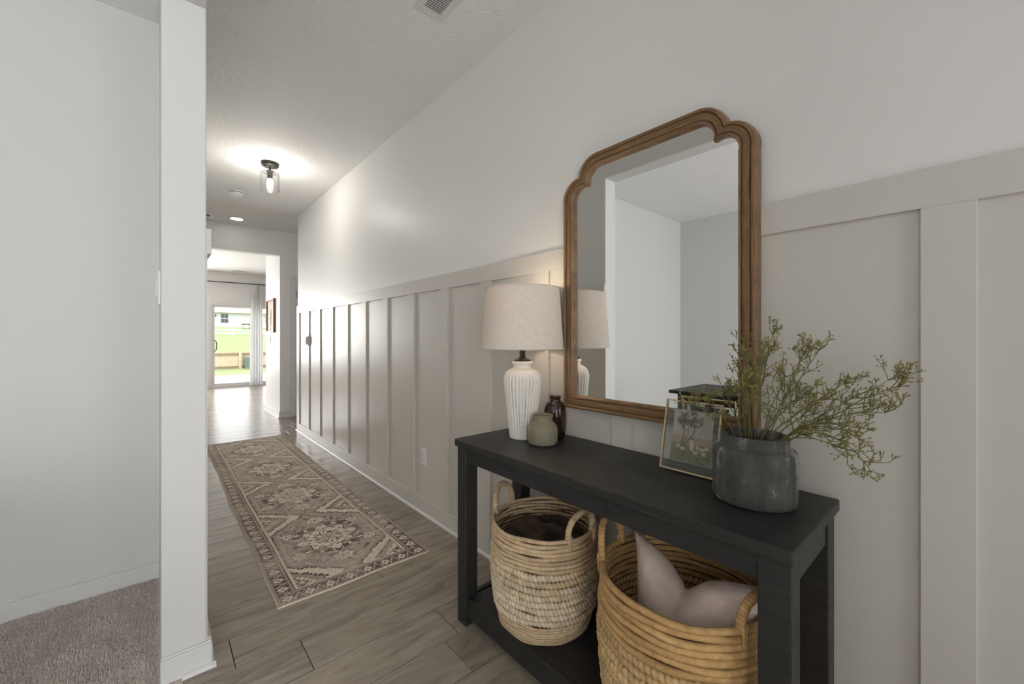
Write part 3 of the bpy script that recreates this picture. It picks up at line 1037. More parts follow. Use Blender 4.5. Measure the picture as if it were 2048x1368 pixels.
# ------------------------------------------------------------------ mirror
MY, MXB, MXG, MXF = 0.8008, 1.3545, 1.335, 1.312
mr_ = root('wall_mirror', (MXB, MY, 0.892), 'tall brown wooden mirror with scalloped top corners above the console', 'mirror')


def arc(p0, p1, bulge, n):
    """points from p0 to p1 along an arc that bulges to the left of p0->p1"""
    p0, p1 = np.array(p0), np.array(p1)
    m = (p0 + p1) / 2; d = p1 - p0; L = np.hypot(*d)
    nrm = np.array([-d[1], d[0]]) / L
    s = bulge
    R = (L * L / 4 + s * s) / (2 * s)
    c = m + nrm * (s - R)
    R = abs(R)
    a0 = math.atan2(*(p0 - c)[::-1]); a1 = math.atan2(*(p1 - c)[::-1])
    da = (a1 - a0 + PI) % (2 * PI) - PI
    return [c + R * np.array([math.cos(a0 + da * t), math.sin(a0 + da * t)]) for t in np.linspace(0, 1, n)]


def contour(hw, zb, zs, cy_, cz, ty, zt):
    """half contour in (offset, z), from bottom centre round the +offset side to top centre"""
    pts = [np.array([0, zb])]
    pts += [np.array([hw * t, zb]) for t in np.linspace(0.2, 1, 5)]
    pts += [np.array([hw, zb + (zs - zb) * t]) for t in np.linspace(0.08, 0.96, 8)]
    pts += arc((hw, zs), (cy_, cz), -0.030, 12)
    pts += arc((cy_, cz), (ty, zt), -0.024, 12)[0:]
    pts += [np.array([ty * t, zt]) for t in np.linspace(0.85, 0, 6)]
    h = np.array(pts)
    left = h[1:-1][::-1] * np.array([-1, 1])
    return np.concatenate([h, left])


outer = contour(0.3739, 0.8893, 1.748, 0.2937, 1.8495, 0.192, 1.9267)
inner_ = contour(0.3199, 0.9468, 1.748, 0.2488, 1.8066, 0.186, 1.8742)
prof = [(0.0, MXB), (0.0, MXF + 0.016), (0.03, MXF + 0.007), (0.10, MXF + 0.001), (0.18, MXF), (0.25, MXF + 0.003), (0.28, MXF + 0.009), (0.31, MXF + 0.010),
        (0.36, MXF + 0.006), (0.55, MXF + 0.003), (0.70, MXF + 0.005), (0.75, MXF + 0.009), (0.78, MXF + 0.0095), (0.81, MXF + 0.004), (0.87, MXF + 0.0025), (0.93, MXF + 0.006), (0.97, MXF + 0.012), (1.0, MXF + 0.018), (1.0, MXG + 0.005)]
nC = len(outer)
V, Fc, UV = [], [], []
per = np.concatenate([[0], np.cumsum(np.hypot(*np.diff(outer, axis=0).T))])
for (s, x) in prof:
    ring = outer * (1 - s) + inner_ * s
    for i in range(nC):
        V.append((x, MY + ring[i, 0], ring[i, 1])); UV.append((per[i], s * 0.055 + (0.02 if s == 0 and x == MXB else 0)))
for a in range(len(prof) - 1):
    for i in range(nC):
        j = (i + 1) % nC
        Fc.append((a * nC + i, a * nC + j, (a + 1) * nC + j, (a + 1) * nC + i))
fr = mesh('mirror_frame', V, Fc, M['walnut'], mr_, None, True, UV)
bm = bmesh.new(); bm.from_mesh(fr.data); bmesh.ops.recalc_face_normals(bm, faces=bm.faces); bm.to_mesh(fr.data); bm.free()
auto_smooth(fr, 32)
V = [(MXG, MY + a, b) for a, b in inner_] + [(MXG + 0.004, MY + a, b) for a, b in inner_]
Fc = [tuple(reversed(range(nC))), tuple(range(nC, 2 * nC))] + [(i, (i + 1) % nC, nC + (i + 1) % nC, nC + i) for i in range(nC)]
gl = mesh('mirror_glass', V, Fc, M['mirror'], mr_)
bm = bmesh.new(); bm.from_mesh(gl.data); bmesh.ops.recalc_face_normals(bm, faces=bm.faces); bm.to_mesh(gl.data); bm.free()
V = [(MXB - 0.002, MY + a, b) for a, b in outer] + [(MXB - 0.010, MY + a, b) for a, b in outer]
backb = mesh('backing_board', [(MXB - 0.004, MY + a * 0.95, 0.92 + (b - 0.92) * 0.97) for a, b in outer] + [(MXG + 0.008, MY + a * 0.95, 0.92 + (b - 0.92) * 0.97) for a, b in outer],
             [tuple(range(nC)), tuple(reversed(range(nC, 2 * nC)))] + [(i, (i + 1) % nC, nC + (i + 1) % nC, nC + i) for i in range(nC)], M['dark_straw'], mr_)

# ------------------------------------------------------------------ table lamp
LXc, LYc = 1.174, 1.278
tl_ = root('table_lamp', (LXc, LYc, TZ), 'white ribbed ceramic table lamp with linen drum shade', 'table lamp')
lc = (LXc, LYc, TZ)
bp_ = [(0.051, 0.0), (0.0545, 0.002), (0.0555, 0.010), (0.057, 0.03), (0.062, 0.075), (0.0675, 0.125), (0.073, 0.175), (0.0775, 0.215), (0.079, 0.235), (0.0785, 0.250), (0.075, 0.266), (0.068, 0.279), (0.058, 0.287), (0.049, 0.291), (0.0415, 0.294), (0.0385, 0.297), (0.0380, 0.312)]
# resample finer
pz = np.array([a[1] for a in bp_]); pr = np.array([a[0] for a in bp_])
zz = np.unique(np.concatenate([np.linspace(0, 0.312, 70), pz]))
rr_ = np.interp(zz, pz, pr)
NR = 30
nth = NR * 10
tt = np.arange(nth) * 2 * PI / nth
fade = np.clip((zz - 0.006) / 0.02, 0, 1) * np.clip((0.283 - zz) / 0.03, 0, 1)
V, gr = [], []
for zi, ri, fi_ in zip(zz, rr_, fade):
    sw = tt * NR + 0.9 * np.sin(zi * 9 + 0.8) + 0.5 * np.sin(tt * 3 + zi * 12)
    rib = np.abs(np.sin(sw / 2)) ** 0.8
    r_ = ri * (1 + fi_ * 0.10 * (rib - 0.8))
    for t_, rb, q_ in zip(tt, rib, r_):
        V.append((LXc + q_ * math.cos(t_), LYc + q_ * math.sin(t_), TZ + zi)); gr.append(float(fi_ * (1.25 - rb)))
Fc = []
for i in range(len(zz) - 1):
    for j in range(nth):
        a = i * nth + j; b = i * nth + (j + 1) % nth
        Fc.append((a, b, b + nth, a + nth))
Fc.append(tuple(reversed(range(nth))))
mesh('ribbed_base', V, Fc, M['whitewash'], tl_, None, True, None, None, gr)
lathe('neck_rim', [(0.038, 0.309), (0.0425, 0.311), (0.0445, 0.315), (0.0445, 0.319), (0.042, 0.323), (0.036, 0.324), (0.0, 0.324)], M['whitewash'], tl_, lc, 40, close_bottom=False)
lathe('stem_flange', [(0.036, 0.3245), (0.038, 0.327), (0.030, 0.331), (0.018, 0.337), (0.0125, 0.343), (0.0125, 0.400), (0.0, 0.400)], M['black_metal'], tl_, lc, 28, close_bottom=False)
# shade: thin-walled cone
sb, stp = 0.375, 0.634
V, Fc, UV = lathe_data([(0.174, sb), (0.156, stp), (0.1545, stp), (0.1725, sb)], 96, lc, None, False)
n_ = 96
for j in range(n_):
    Fc.append((3 * n_ + j, 3 * n_ + (j + 1) % n_, (j + 1) % n_, j))
UV = [(u, 0.0 if (i // n_) in (0, 3) else 0.26) for i, (u, v_) in enumerate(UV)]
sh = mesh('lamp_shade', V, Fc, M['linen'], tl_, None, True, UV)
auto_smooth(sh, 50)
for (zq, rq) in ((stp - 0.003, 0.1570), (sb + 0.003, 0.1745)):
    V, Fc = tube_data([(LXc + rq * math.cos(a), LYc + rq * math.sin(a), TZ + zq) for a in np.linspace(0, 2 * PI, 97)], 0.0022, 6)
    mesh('shade_trim', V, Fc, M['linen'], sh, None, True)
lathe('socket', [(0.014, 0.400), (0.016, 0.405), (0.016, 0.445), (0.0, 0.446)], M['black_metal'], tl_, lc, 20)
lathe('light_bulb', [(0.012, 0.446), (0.016, 0.462), (0.029, 0.490), (0.030, 0.508), (0.022, 0.528), (0.0, 0.536)], M['bulb_dim'], tl_, lc, 20, close_bottom=False)
lamp('table_lamp_bulb_light', 'POINT', (LXc - 0.0, LYc, TZ + 0.575), (0, 0, 0), 1.3, (1, 0.84, 0.64), shadow_soft_size=0.03)

# ------------------------------------------------------------------ small jars
av_ = (1.283, 1.191, TZ)
def fl8(t, i): return 1 + 0.018 * math.cos(14 * t) * (1 if 2 < i < 12 else 0)
pr_ = [(0.034, 0.0), (0.040, 0.003), (0.044, 0.012), (0.0475, 0.04), (0.0485, 0.07), (0.0485, 0.10), (0.046, 0.122), (0.040, 0.139), (0.031, 0.149), (0.0245, 0.153), (0.0225, 0.158), (0.0225, 0.166), (0.0265, 0.172), (0.0265, 0.175), (0.0215, 0.174), (0.0195, 0.166), (0.0195, 0.156), (0.036, 0.140), (0.043, 0.10), (0.043, 0.05), (0.038, 0.012), (0.0, 0.008)]
o = lathe('bud_vase', pr_, M['amber'], None, av_, 84, fl8)
tag(o, 'dark amber glass bud vase behind the olive jar', 'vase')
ov = (1.166, 1.150, TZ)
pr_ = [(0.050, 0.0), (0.056, 0.003), (0.059, 0.010), (0.0605, 0.03), (0.0605, 0.056), (0.058, 0.070), (0.051, 0.081), (0.043, 0.088), (0.0395, 0.094), (0.0395, 0.108), (0.0415, 0.113), (0.0405, 0.116), (0.037, 0.114), (0.0355, 0.106), (0.0355, 0.094), (0.048, 0.078), (0.055, 0.055), (0.055, 0.02), (0.05, 0.008), (0.0, 0.007)]
o = lathe('glass_jar', pr_, M['olive'], None, ov, 64)
tag(o, 'squat olive green frosted glass jar in front of the lamp', 'jar')

# ------------------------------------------------------------------ photo frame
PX0, PX1 = 1.243, 1.291
py0, py1 = 0.508, 0.686
ph_ = root('photo_frame', (PX0, 0.6, TZ), 'thin brass glass picture frame with pastoral print leaning behind the pot', 'picture frame')
hgt = 0.222


def lean(y, h, off=0.0):
    """point on the leaning pane: h up the pane, off towards the room"""
    d = Vector((PX1 - PX0, 0, math.sqrt(hgt ** 2 - (PX1 - PX0) ** 2))).normalized()
    nn = Vector((-d.z, 0, d.x))
    return Vector((PX0, y, TZ + 0.003)) + d * h + nn * off


def slab_mesh(name, y0, y1, h0, h1, o0, o1, mat, parent):
    V = [lean(y, h, o_) for o_ in (o0, o1) for (y, h) in ((y0, h0), (y1, h0), (y1, h1), (y0, h1))]
    Fc = [(0, 1, 2, 3), (7, 6, 5, 4), (0, 4, 5, 1), (1, 5, 6, 2), (2, 6, 7, 3), (3, 7, 4, 0)]
    return mesh(name, V, Fc, mat, parent)


b_ = 0.0045
slab_mesh('frame_bar', py0, py0 + b_, 0, hgt, -0.002, 0.008, M['brass'], ph_)
slab_mesh('frame_bar', py1 - b_, py1, 0, hgt, -0.002, 0.008, M['brass'], ph_)
slab_mesh('frame_bar', py0 + b_, py1 - b_, 0, b_, -0.002, 0.008, M['brass'], ph_)
slab_mesh('frame_bar', py0 + b_, py1 - b_, hgt - b_, hgt, -0.002, 0.008, M['brass'], ph_)
slab_mesh('glass_pane', py0 + b_, py1 - b_, b_, hgt - b_, 0.0045, 0.0055, M['glass'], ph_)
slab_mesh('glass_pane', py0 + b_, py1 - b_, b_, hgt - b_, 0.0, 0.001, M['glass'], ph_)
lathe('hinge_knob', [(0.0, -0.004), (0.003, -0.003), (0.004, 0.0), (0.003, 0.003), (0.0, 0.004)], M['brass'], ph_, tuple(lean(py1 + 0.003, 0.118, 0.003)), 10, close_bottom=False)
na, nb = 120, 150
A = np.linspace(0, 1, na)[None] * np.ones((nb, 1)); B = np.linspace(0, 1, nb)[:, None] * np.ones((1, na))
N1 = smooth_noise((nb, na), 22, 31); N2 = smooth_noise((nb, na), 7, 32); N3 = smooth_noise((nb, na), 3, 33)
def L3(*c): return np.array(lin(*c)[:3])
pc = np.ones((nb, na, 3)) * L3(178, 174, 164)
pc = pc * (1 - 0.25 * N2[..., None]) + L3(150, 146, 140) * 0.25 * N2[..., None]
far_ = (B < 0.46 + 0.05 * N1); pc[far_] = L3(168, 150, 134)
gm = (B < 0.34 + 0.06 * (N1 - 0.5)); pc[gm] = (L3(126, 124, 92) * (0.7 + 0.6 * N2[..., None]))[gm]
gm = (B < 0.2 + 0.1 * (N2 - 0.5)); pc[gm] = (L3(112, 112, 86) * (0.6 + 0.8 * N3[..., None]))[gm]
for (bx, tx, wd) in ((0.30, 0.24, 0.018), (0.36, 0.62, 0.02), (0.33, 0.42, 0.012)):
    tx_ = bx + (tx - bx) * np.clip((B - 0.28) / 0.5, 0, 1) + 0.03 * np.sin(B * 14)
    pc[(np.abs(A - tx_) < wd * (1.3 - B)) & (B > 0.28) & (B < 0.85)] = L3(84, 80, 76)
leaf = (N3 * 0.5 + N2 * 0.5) * np.exp(-(((A - 0.42) / 0.42) ** 2 + ((B - 0.80) / 0.24) ** 2))
pc[leaf > 0.34] = L3(96, 94, 82)
pc[(leaf > 0.47)] = L3(76, 76, 66)
fg = (((A - 0.52) / 0.055) ** 2 + ((B - 0.33) / 0.11) ** 2) < 1; pc[fg] = L3(206, 186, 156)
fg = (((A - 0.52) / 0.022) ** 2 + ((B - 0.465) / 0.025) ** 2) < 1; pc[fg] = L3(74, 60, 52)
for (sx, sy) in ((0.30, 0.24), (0.68, 0.30), (0.78, 0.28), (0.88, 0.31), (0.62, 0.20), (0.82, 0.20), (0.18, 0.28)):
    fg = (((A - sx) / 0.06) ** 2 + ((B - sy) / 0.035) ** 2) < 0.8 + 0.5 * N3; pc[fg] = L3(192, 178, 156)
pc = pc * (0.78 + 0.44 * N3[..., None]) * 0.85 + L3(160, 150, 136) * 0.15
yl = py1 - 0.030; yr = py0 + 0.022
V = [lean(yl + (yr - yl) * a, 0.034 + 0.158 * b, 0.0030) for a, b in zip(A.ravel(), B.ravel())]
mesh('art_print', V, grid_faces(na, nb), M['print'], ph_, None, False, None, pc.reshape(-1, 3))

# ------------------------------------------------------------------ potted branches
PCx, PCy = 1.187, 0.392
pp = root('potted_plant', (PCx, PCy, TZ), 'dark concrete pot of wispy green seeded branches on the table end', 'potted plant')
pc_ = (PCx, PCy, TZ)
pr_ = [(0.084, 0.0), (0.0935, 0.002), (0.0968, 0.007), (0.0975, 0.03), (0.0975, 0.124), (0.0965, 0.132), (0.0925, 0.138), (0.0865, 0.1415), (0.0825, 0.144), (0.0808, 0.149), (0.0805, 0.165), (0.0792, 0.1705), (0.0765, 0.1725), (0.0725, 0.1715), (0.0705, 0.167), (0.0705, 0.146), (0.0, 0.144)]
lathe('pot', pr_, M['concrete'], pp, pc_, 72)
lathe('moss', [(0.070, 0.148), (0.05, 0.155), (0.02, 0.158), (0.0, 0.157)], M['soil'], pp, pc_, 24, lambda t, i: 1 - 0.03 * math.sin(5 * t + i), close_bottom=False)
XLIM = 1.335


def clampx(v):
    if v.x > XLIM: v.x = XLIM - 0.3 * (v.x - XLIM)
    return v


def make_branch(end, seed, height=0.10, dens=1.0, tipfan=1.0):
    g = random.Random(seed)
    a = g.uniform(0, 2 * PI)
    base = Vector((PCx + 0.035 * math.cos(a), PCy + 0.035 * math.sin(a), TZ + 0.14))
    dirn = (end - base)
    base = Vector((PCx + 0.045 * dirn.normalized().x * 0.7 + g.uniform(-0.015, 0.015), PCy + 0.045 * dirn.normalized().y + g.uniform(-0.012, 0.012), TZ + 0.135))
    dirn = end - base
    mid = base + dirn * 0.45 + Vector((g.uniform(-0.015, 0.015), g.uniform(-0.015, 0.015), height))
    n = 16
    pts = []
    for i in range(n + 1):
        s = i / n
        q = base * (1 - s) ** 2 + mid * 2 * s * (1 - s) + end * s * s
        w = mnoise.noise_vector(Vector((q.x * 16 + seed, q.y * 16, q.z * 16))) * 0.007
        if i == 0: w = Vector((0, 0, 0))
        pts.append(clampx(q + w * min(1, s * 3)))
    V, Fc = [], []
    BV, BF = [], []
    L = sum((pts[i + 1] - pts[i]).length for i in range(n))
    tube_data(pts, [0.0019 * (1 - 0.65 * i / n) for i in range(n + 1)], 5, 0, V, Fc)

    def bud(p, d, s):
        d = d.normalized()
        a = d.orthogonal().normalized() * s * 0.40; b = d.cross(a.normalized()) * s * 0.40
        o_ = len(BV)
        for q in (p, p + d * s * 0.5 + a, p + d * s * 0.5 + b, p + d * s * 0.5 - a, p + d * s * 0.5 - b, p + d * s):
            BV.append(tuple(clampx(q)))
        for (i_, j_) in ((1, 2), (2, 3), (3, 4), (4, 1)):
            BF.append((o_, o_ + j_, o_ + i_)); BF.append((o_ + 5, o_ + i_, o_ + j_))

    def twig(p, d, ln, depth):
        d = d.normalized()
        m_ = 3
        q = [p.copy()]
        for i in range(m_):
            d = (d + Vector((g.uniform(-.28, .28), g.uniform(-.28, .28), g.uniform(-.2, .34)))).normalized()
            q.append(clampx(q[-1] + d * ln / m_))
        r0 = 0.00115 if depth == 0 else (0.0008 if depth == 1 else 0.0006)
        tube_data(q, [r0, r0 * 0.9, r0 * 0.75, r0 * 0.6], 4, 0, V, Fc, cap=False)
        if depth < 2:
            kids = g.choice((2, 3, 3)) if depth == 0 else g.choice((2, 3))
            for _ in range(kids):
                at = q[g.choice((1, 2, 3))]
                dd = d + Vector((g.uniform(-1, 1), g.uniform(-1, 1), g.uniform(-0.6, 1.0)))
                twig(at, dd, ln * g.uniform(0.42, 0.62), depth + 1)
            if depth == 1: bud(q[-1], d, g.uniform(0.0045, 0.007))
        else:
            bud(q[-1], d, g.uniform(0.0045, 0.0075))
            if g.random() < 0.5: bud(q[2], d + Vector((g.uniform(-1, 1), g.uniform(-1, 1), 1)), g.uniform(0.0035, 0.005))

    nt_ = int((3 + 17 * L) * dens)
    for _ in range(nt_):
        s = 0.25 + 0.72 * (g.random() ** 0.75)
        i = min(n - 1, int(s * n))
        d = (pts[i + 1] - pts[i]).normalized()
        dd = d * 0.9 + Vector((g.uniform(-1, 1), g.uniform(-1, 1), g.uniform(-0.7, 1.0))) * 0.85
        twig(pts[i], dd, g.uniform(0.026, 0.058) * (1.0 if s < 0.8 else 0.85), 0)
    d = (pts[-1] - pts[-2]).normalized()
    for _ in range(int(4 * tipfan)):
        twig(pts[-1], d + Vector((g.uniform(-.9, .9), g.uniform(-.9, .9), g.uniform(-.7, .9))), g.uniform(0.022, 0.042), 0)
    b = mesh('branch', V, Fc, M['stem'], pp, None, True)
    bb = mesh('seed_buds', BV, BF, M['bud'], b, None, False)
    bb['kind'] = 'stuff'
    return b


ends = [  # (u, v) in the photograph, distance from the far side plane x, arch height, density
    (1545, 668, 1.22, .03, .9), (1640, 700, 1.20, .02, 1.0), (1600, 720, 1.16, .02, 1.0), (1800, 775, 1.22, .03, 1.1), (1775, 760, 1.26, .02, .8),
    (1770, 825, 1.17, .06, 1.0), (1730, 920, 1.15, .10, .9), (1660, 890, 1.12, .05, .9), (1690, 770, 1.27, .03, .9), (1530, 715, 1.14, .02, 1.0),
    (1505, 735, 1.17, .02, 1.0), (1475, 752, 1.20, .02, 1.0), (1452, 790, 1.19, .02, .9), (1425, 812, 1.17, .03, .9), (1392, 812, 1.19, .04, 1.0),
    (1570, 755, 1.10, .02, 1.0), (1640, 800, 1.10, .03, 1.0), (1680, 850, 1.20, .06, 1.0), (1500, 770, 1.10, .01, 1.0), (1590, 800, 1.25, .03, .9),
    (1485, 700, 1.27, .02, .9), (1710, 865, 1.10, .07, .9)]
for i, (u_, v_, x_, h_, dn) in enumerate(ends):
    make_branch(unp(u_, v_, x_), 100 + i, h_, dn)

# ------------------------------------------------------------------ baskets


def wrapped_tube(path, r, wraps, per=5, n=8, amp=0.16, closed=True, cols=None, seed=0, twist=0.6, jit=0.0, phase=0.0):
    """cord wrapped with flat straw: ridged tube along `path` function s in [0,1] -> (pos, out, up)"""
    g = np.random.default_rng(seed)
    m = wraps * per
    ss = np.arange(m) / m if closed else np.linspace(0, 1, m)
    wc_ = cols[g.integers(0, len(cols), wraps)] * 0.45 + cols.mean(0) * 0.55
    wc_ = wc_ * g.uniform(0.88, 1.08, (wraps, 1)) * np.interp(np.arange(wraps), np.arange(0, wraps + 12, 12), g.uniform(0.86, 1.08, len(np.arange(0, wraps + 12, 12))))[:, None]
    wr = g.uniform(1 - jit, 1 + jit, wraps)
    V = np.zeros((m, n, 3)); Cc = np.zeros((m, n, 3))
    for i, s in enumerate(ss):
        pos, out, up = path(s)
        for j in range(n):
            t = 2 * PI * j / n
            kx = s * wraps + phase + twist * math.sin(t) * 0.5
            w = int(kx) % wraps
            fr_ = kx - math.floor(kx)
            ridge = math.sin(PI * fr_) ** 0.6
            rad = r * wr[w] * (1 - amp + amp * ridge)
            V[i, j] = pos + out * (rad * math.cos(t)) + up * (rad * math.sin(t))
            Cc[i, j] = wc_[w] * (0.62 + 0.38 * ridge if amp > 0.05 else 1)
    F_ = []
    mm_ = m if closed else m - 1
    for i in range(mm_):
        i2 = (i + 1) % m
        for j in range(n):
            j2 = (j + 1) % n
            F_.append((i * n + j, i2 * n + j, i2 * n + j2, i * n + j2))
    if not closed:
        F_.append(tuple(range(n))); F_.append(tuple((m - 1) * n + j for j in reversed(range(n))))
    return V.reshape(-1, 3), F_, Cc.reshape(-1, 3)


def make_basket(cx, cy, z0, zr, r_top, r_mid, r_bot, label, pal_thin, pal_fat, handles, seed, nfat, ntop, nbot):
    b = root('woven_basket', (cx, cy, z0), label, 'basket')
    H_ = zr - z0

    def rad(z):
        s = (z - z0) / H_
        return np.interp(s, [0, 0.06, 0.25, 0.55, 0.8, 1.0], [r_bot * 0.93, r_bot, r_bot + 0.6 * (r_mid - r_bot), r_mid, 0.5 * (r_mid + r_top), r_top])
    hb, ht = 0.20 * H_, 0.30 * H_
    rows = []
    for i in range(nbot): rows.append((z0 + (i + 0.5) * hb / nbot, hb / nbot * 0.54, 'thin'))
    hm_ = H_ - hb - ht
    for i in range(nfat): rows.append((z0 + hb + (i + 0.5) * hm_ / nfat, hm_ / nfat * 0.53, 'fat'))
    for i in range(ntop): rows.append((z0 + hb + hm_ + (i + 0.5) * ht / ntop, ht / ntop * 0.54, 'thin'))
    for i, (z, th_, kd) in enumerate(rows):
        R = rad(z) - th_ * 0.5
        f1, f2 = random.Random(seed + i).uniform(0, 6), random.Random(seed + i + 50).uniform(0, 6)
        wobz = 0.0016 if kd == 'thin' else 0.0022

        def path(s):
            t = 2 * PI * s
            Rr = R + 0.0018 * math.sin(3 * t + f1) + 0.0012 * math.sin(7 * t + f2)
            o_ = np.array([math.cos(t), math.sin(t), 0])
            return np.array([cx, cy, z + wobz * math.sin(4 * t + f2) + wobz * 0.6 * math.sin(9 * t + f1)]) + o_ * Rr, o_, np.array([0, 0, 1.0])
        if kd == 'fat':
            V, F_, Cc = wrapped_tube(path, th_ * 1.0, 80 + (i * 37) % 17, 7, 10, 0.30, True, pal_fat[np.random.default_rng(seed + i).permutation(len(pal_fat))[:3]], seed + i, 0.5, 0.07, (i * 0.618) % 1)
            nm = 'wrapped_coil'
        else:
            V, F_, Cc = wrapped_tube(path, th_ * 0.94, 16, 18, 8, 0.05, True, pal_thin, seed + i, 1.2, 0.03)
            nm = 'coil'
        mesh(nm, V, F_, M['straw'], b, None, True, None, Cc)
    prof_ = [(rad(z0) - 0.010, 0.004)] + [(rad(z) - 0.0075, z - z0) for z in np.linspace(z0 + 0.01, zr - 0.006, 8)]
    lathe('gap_shell', prof_, M['dark_straw'], b, (cx, cy, z0), 48, close_bottom=True)  # added shell at the coil centres, blocks light gaps between coils
    for hi, (ang, half, hh_) in enumerate(handles):
        a0 = math.radians(ang)
        o_ = np.array([math.cos(a0), math.sin(a0), 0]); tg = np.array([-math.sin(a0), math.cos(a0), 0])

        def path(s):
            t = PI * s
            lateral = half * math.cos(t) * (1 + 0.12 * math.sin(t))
            up_ = hh_ * (math.sin(t) ** 0.75)
            bend = (r_top ** 2 - lateral ** 2) ** 0.5 - 0.004
            p_ = np.array([cx, cy, zr - 0.012 + up_]) + o_ * (bend + 0.006 * math.sin(t)) + tg * lateral
            d_ = -tg * math.sin(t) * half + np.array([0, 0, 1]) * hh_ * math.cos(t)
            d_ = d_ / np.linalg.norm(d_)
            sd2 = np.cross(d_, o_)
            return p_, o_, sd2
        V, F_, Cc = wrapped_tube(path, 0.0115, 26, 5, 8, 0.14, False, pal_thin, seed + 200 + hi, 0.8, 0.05)
        hd = mesh('handle', V, F_, M['straw'], b, None, True, None, Cc)
        for sg in (-1, 1):   # lashing loops below the rim
            lat = half * sg
            pts = []
            for q_ in np.linspace(0, 1, 9):
                zz_ = zr + 0.010 - 0.055 * math.sin(PI * q_)
                pts.append(np.array([cx, cy, zz_]) + o_ * ((r_top ** 2 - lat ** 2) ** 0.5 + 0.006) + tg * (lat + 0.012 * (q_ - 0.5)))
            V, F_ = tube_data(pts, 0.0042, 6)
            mesh('lashing', V, F_, M['straw'], hd, None, True, None, np.tile(pal_thin[0] * 0.95, (len(V), 1)))
    return b


def pal(*cs): return np.array([lin(*c)[:3] for c in cs])


pal1_thin = pal((206, 180, 146), (216, 192, 158), (194, 166, 132), (208, 184, 152))
pal1_fat = pal((228, 212, 188), (236, 222, 202), (216, 192, 152), (232, 214, 188), (210, 182, 136), (226, 210, 188))
pal2_thin = pal((192, 154, 102), (204, 166, 114), (178, 140, 90), (188, 152, 104))
pal2_fat = pal((212, 178, 126), (222, 192, 142), (198, 162, 110), (208, 178, 132), (188, 154, 108))
make_basket(1.135, 1.112, 0.117, 0.495, 0.199, 0.205, 0.180, 'pale woven straw basket holding a dark throw on the far end of the shelf',
            pal1_thin, pal1_fat, [(106, 0.062, 0.098), (268, 0.062, 0.096)], 1000, 8, 8, 7)
make_basket(1.110, 0.545, 0.117, 0.535, 0.226, 0.230, 0.205, 'golden woven straw basket holding a taupe pillow under the potted plant',
            pal2_thin, pal2_fat, [(101, 0.072, 0.105), (254, 0.058, 0.085)], 2000, 9, 7, 7)

# throw in the far basket
n_r, n_t = 36, 96
V = []
for i in range(n_r + 1):
    r = 0.178 * i / n_r
    for j in range(n_t):
        t = 2 * PI * j / n_t
        x, y = r * math.cos(t), r * math.sin(t)
        nn = mnoise.noise(Vector((x * 13 + 3, y * 9, 0.3)))
        n2 = mnoise.noise(Vector((x * 24 + 8 + nn * 1.5, y * 17 + 2, 1.3)))
        rdg = 1 - abs(nn) * 2.2
        z = 0.412 + 0.034 * rdg + 0.02 * n2 - 0.05 * max(0, (r - 0.13) / 0.048) ** 2
        V.append((1.135 + x, 1.112 + y, z))
Fc = []
for i in range(n_r):
    for j in range(n_t):
        a = i * n_t + j; b = i * n_t + (j + 1) % n_t
        Fc.append((a, a + n_t, b + n_t, b))
o = mesh('throw_blanket', V, Fc, M['plush'], None, (1.135, 1.112, 0.36), True)
tag(o, 'dark brown plush throw crumpled inside the pale basket', 'throw blanket')

# pillow in the near basket
n_ = 60
Vf, Vb = [], []
for j in range(n_):
    b = -1 + 2 * j / (n_ - 1)
    for i in range(n_):
        a = -1 + 2 * i / (n_ - 1)
        hw = 0.178; hh_ = 0.205
        ea = a * (1 - 0.16 * (1 - b * b) * abs(a)); eb = b * (1 - 0.14 * (1 - a * a) * abs(b))
        y = hw * ea; z = hh_ * eb
        chop = math.exp(-(abs(a - 0.08) / 0.30) ** 1.5) * max(0, (b + 0.35) / 1.35) ** 1.7
        z -= 0.070 * chop
        z -= 0.012 * max(0, -a) * max(0, (b + 1) / 2)       # near side of the top sits lower
        th_ = 0.105 * ((1 - a * a) * (1 - b * b)) ** 0.55 * (1 - 0.40 * chop)
        crease = 0.016 * math.exp(-((a - 0.08 + 0.30 * (b - 0.9)) / 0.07) ** 2) * max(0, b) * (1 - b ** 6)
        w_ = 0.004 * mnoise.noise(Vector((a * 4, b * 4, 2))) + 0.0022 * mnoise.noise(Vector((a * 13, b * 13, 5)))
        # far side (a=+1) of the pillow is the photo's left
        lx_ = 1.072 + 0.03 * (a * a) * 0.5
        Vf.append((lx_ - th_ + crease + w_, 0.507 + y, 0.405 + z))
        Vb.append((lx_ + th_ * 0.8 - crease + w_, 0.507 + y, 0.405 + z))
gf = grid_faces(n_, n_)
V = Vf + Vb
Fc = [tuple(f) for f in gf] + [tuple(q + n_ * n_ for q in reversed(f)) for f in gf]
me_o = mesh('pillow', V, Fc, M['pillow'], None, (1.072, 0.507, 0.20), True)
bm = bmesh.new(); bm.from_mesh(me_o.data); bmesh.ops.remove_doubles(bm, verts=bm.verts, dist=0.0004); bmesh.ops.recalc_face_normals(bm, faces=bm.faces); bm.to_mesh(me_o.data); bm.free()
tag(me_o, 'taupe gauze pillow with a chopped top stuffed in the golden basket', 'pillow')

